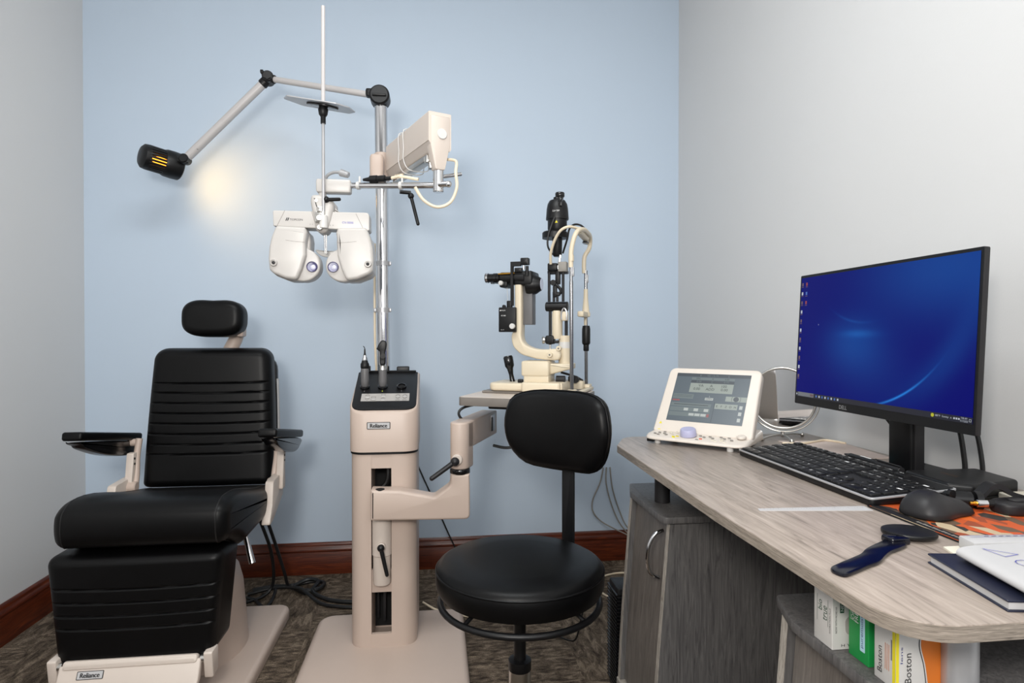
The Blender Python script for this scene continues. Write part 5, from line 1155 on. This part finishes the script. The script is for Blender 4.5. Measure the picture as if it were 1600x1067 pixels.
m = MB(); m.cyl(pA + d_ * .60, pB, .0075, bev=.001); m.tube([tuple(pA + d_ * .62 + V(-.002, 0, .009)), tuple(pB + V(-.002, 0, .009))], .002, 8, smooth=0); m.build('cap', 'charcoal', pn_)
m = MB(FR(tuple(pA + d_ * .4 + V(0, 0, .0068)), d_, V(1, 0, .35))); m.quad(-.02, .02, -.0015, .0015); m.build('pen_print', 'ink_white', pn_)
br_ = solo(MB(T((0, 0, DZ))).prism(round_poly([(.965, 1.62), (1.02, 1.36), (1.11, 1.36), (1.13, 1.60)], .004, 2), 0, .0018).build('brochure', 'pale_pink_paper'), 'pale pink glossy leaflet lying behind the keyboard', 'leaflet')

# ---------------------------------------------------------------- cables
CABLE_GROUPS = {'hanging_cable': 'grey cables hanging on the blue wall', 'floor_cable': 'cables lying on the carpet', 'power_cable': 'black cables behind the monitor', 'coiled_cord': 'cables lying on the carpet', 'thin_cable': 'thin black cables'}
def cable(name, label, pts, r, m, n=8):
    return solo(MB().tube(pts, r, n).build(name, m), label, 'cable', CABLE_GROUPS.get(name))
cable('thin_cable', 'thin black cable curving behind the keyboard on the leaflet', [(.955, 1.31, DZ + .018), (.985, 1.36, DZ + .007), (1.02, 1.38, DZ + .006), (1.03, 1.33, DZ + .006), (1.02, 1.30, DZ + .012)], .0022, 'cable_black')
cable('white_cable', 'cream cable lying on the desk between mirror and leaflet', [(.95, 1.57, DZ + .004), (1.0, 1.56, DZ + .0045), (1.05, 1.58, DZ + .0045), (1.10, 1.60, DZ + .0045), (1.125, 1.55, DZ + .004)], .003, 'cable_cream')
cable('thin_cable', 'thin black cable falling from the monitor left of its neck', [(1.0, 1.36, .95), (1.05, 1.35, .90), (1.08, 1.33, .85), (1.095, 1.29, .80), (1.10, 1.25, .768)], .0028, 'cable_black')
cable('power_cable', 'thick black cable hanging right of the monitor neck', [(1.02, 1.16, .98), (1.07, 1.165, .93), (1.10, 1.16, .87), (1.11, 1.155, .80), (1.112, 1.155, .7705)], .005, 'cable_black')
cable('power_cable', 'outer black cable hanging nearest the wall right of the monitor neck', [(1.02, 1.13, .98), (1.08, 1.14, .935), (1.115, 1.135, .87), (1.125, 1.128, .80), (1.126, 1.128, .762)], .0045, 'cable_black')
yb_ = YB - .012
cable('wall_cable', 'thin black cable slanting down the blue wall behind the stand', [(-.10, yb_ + .008, .52), (-.058, yb_ + .008, .42), (0, yb_ + .008, .29), (.06, yb_ - .006, .155), (.10, yb_ - .012, .07), (.13, yb_ - .03, .006)], .0032, 'cable_black')
cable('hanging_cable', 'grey cable looping out left on the blue wall beyond the stool', [(.785, yb_ + .006, .44), (.770, yb_ + .006, .37), (.735, yb_ + .006, .29), (.735, yb_ + .006, .235), (.77, yb_ + .002, .19), (.83, yb_ - .008, .155), (.90, yb_ - .012, .12), (.98, yb_ - .012, .07)], .0032, 'cable_grey')
cable('hanging_cable', 'grey cable falling steeply on the blue wall beside the looping one', [(.80, yb_ + .006, .44), (.80, yb_ + .006, .36), (.83, yb_ + .006, .25), (.87, yb_ - .004, .165), (.94, yb_ - .012, .09)], .0032, 'cable_grey')
cable('hanging_cable', 'grey cable farthest right of three on the blue wall', [(.818, yb_ + .006, .44), (.830, yb_ + .006, .34), (.865, yb_ + .006, .23), (.90, yb_ - .006, .155), (.97, yb_ - .012, .10)], .0032, 'cable_grey')
cable('floor_cable', 'white cable looping on the carpet before the cabinet', [(.92, 2.6, .004), (.80, 2.62, .004), (.70, 2.56, .004), (.68, 2.42, .004), (.76, 2.32, .004), (.90, 2.30, .004)], .004, 'cable_cream')
cable('floor_cable', 'cream cable on the carpet from stand base towards the stool', [(-.05, 2.37, .03), (.0, 2.34, .012), (.06, 2.31, .0045), (.16, 2.28, .0045), (.30, 2.32, .0045), (.45, 2.36, .0045)], .004, 'cable_cream')
cable('floor_cable', 'left black cord hanging down behind the examination chair', [(-.70, 2.44, .46), (-.69, 2.50, .34), (-.662, 2.55, .2), (-.655, 2.57, .09), (-.668, 2.58, .03), (-.70, 2.55, .006), (-.76, 2.5, .006)], .0065, 'cable_black')
cable('floor_cable', 'right black cord hanging down behind the examination chair', [(-.67, 2.44, .47), (-.665, 2.49, .36), (-.64, 2.55, .21), (-.615, 2.58, .09), (-.605, 2.6, .03), (-.57, 2.6, .008), (-.53, 2.56, .008)], .0065, 'cable_black')
cable('coiled_cord', 'bundled black cord coiled on the carpet by the baseboard', [(-.75, 2.62, .008), (-.68, 2.65, .008), (-.60, 2.64, .012), (-.53, 2.66, .018), (-.47, 2.64, .018), (-.48, 2.58, .018), (-.54, 2.57, .018), (-.585, 2.61, .018), (-.54, 2.65, .030), (-.49, 2.63, .030), (-.5, 2.56, .018), (-.44, 2.50, .009), (-.36, 2.46, .009), (-.24, 2.44, .009), (-.15, 2.43, .009)], .0085, 'cable_black')
cable('coiled_cord', 'second black cord running beside the coil to the stand', [(-.76, 2.58, .008), (-.66, 2.60, .022), (-.56, 2.56, .034), (-.52, 2.53, .026), (-.45, 2.46, .008), (-.37, 2.42, .008), (-.26, 2.40, .008), (-.16, 2.40, .008)], .007, 'cable_black')
cable('floor_cable', 'black cord curling on the carpet behind the chair base', [(-.78, 2.56, .008), (-.72, 2.53, .008), (-.68, 2.47, .008), (-.655, 2.45, .008), (-.645, 2.50, .012), (-.65, 2.58, .022)], .006, 'cable_black')
cable('thin_cable', 'black cable tangled at the side of the computer case', [(.42, 2.1, .006), (.45, 2.03, .02), (.46, 1.96, .06), (.47, 1.93, .14), (.488, 1.93, .22)], .003, 'cable_black')
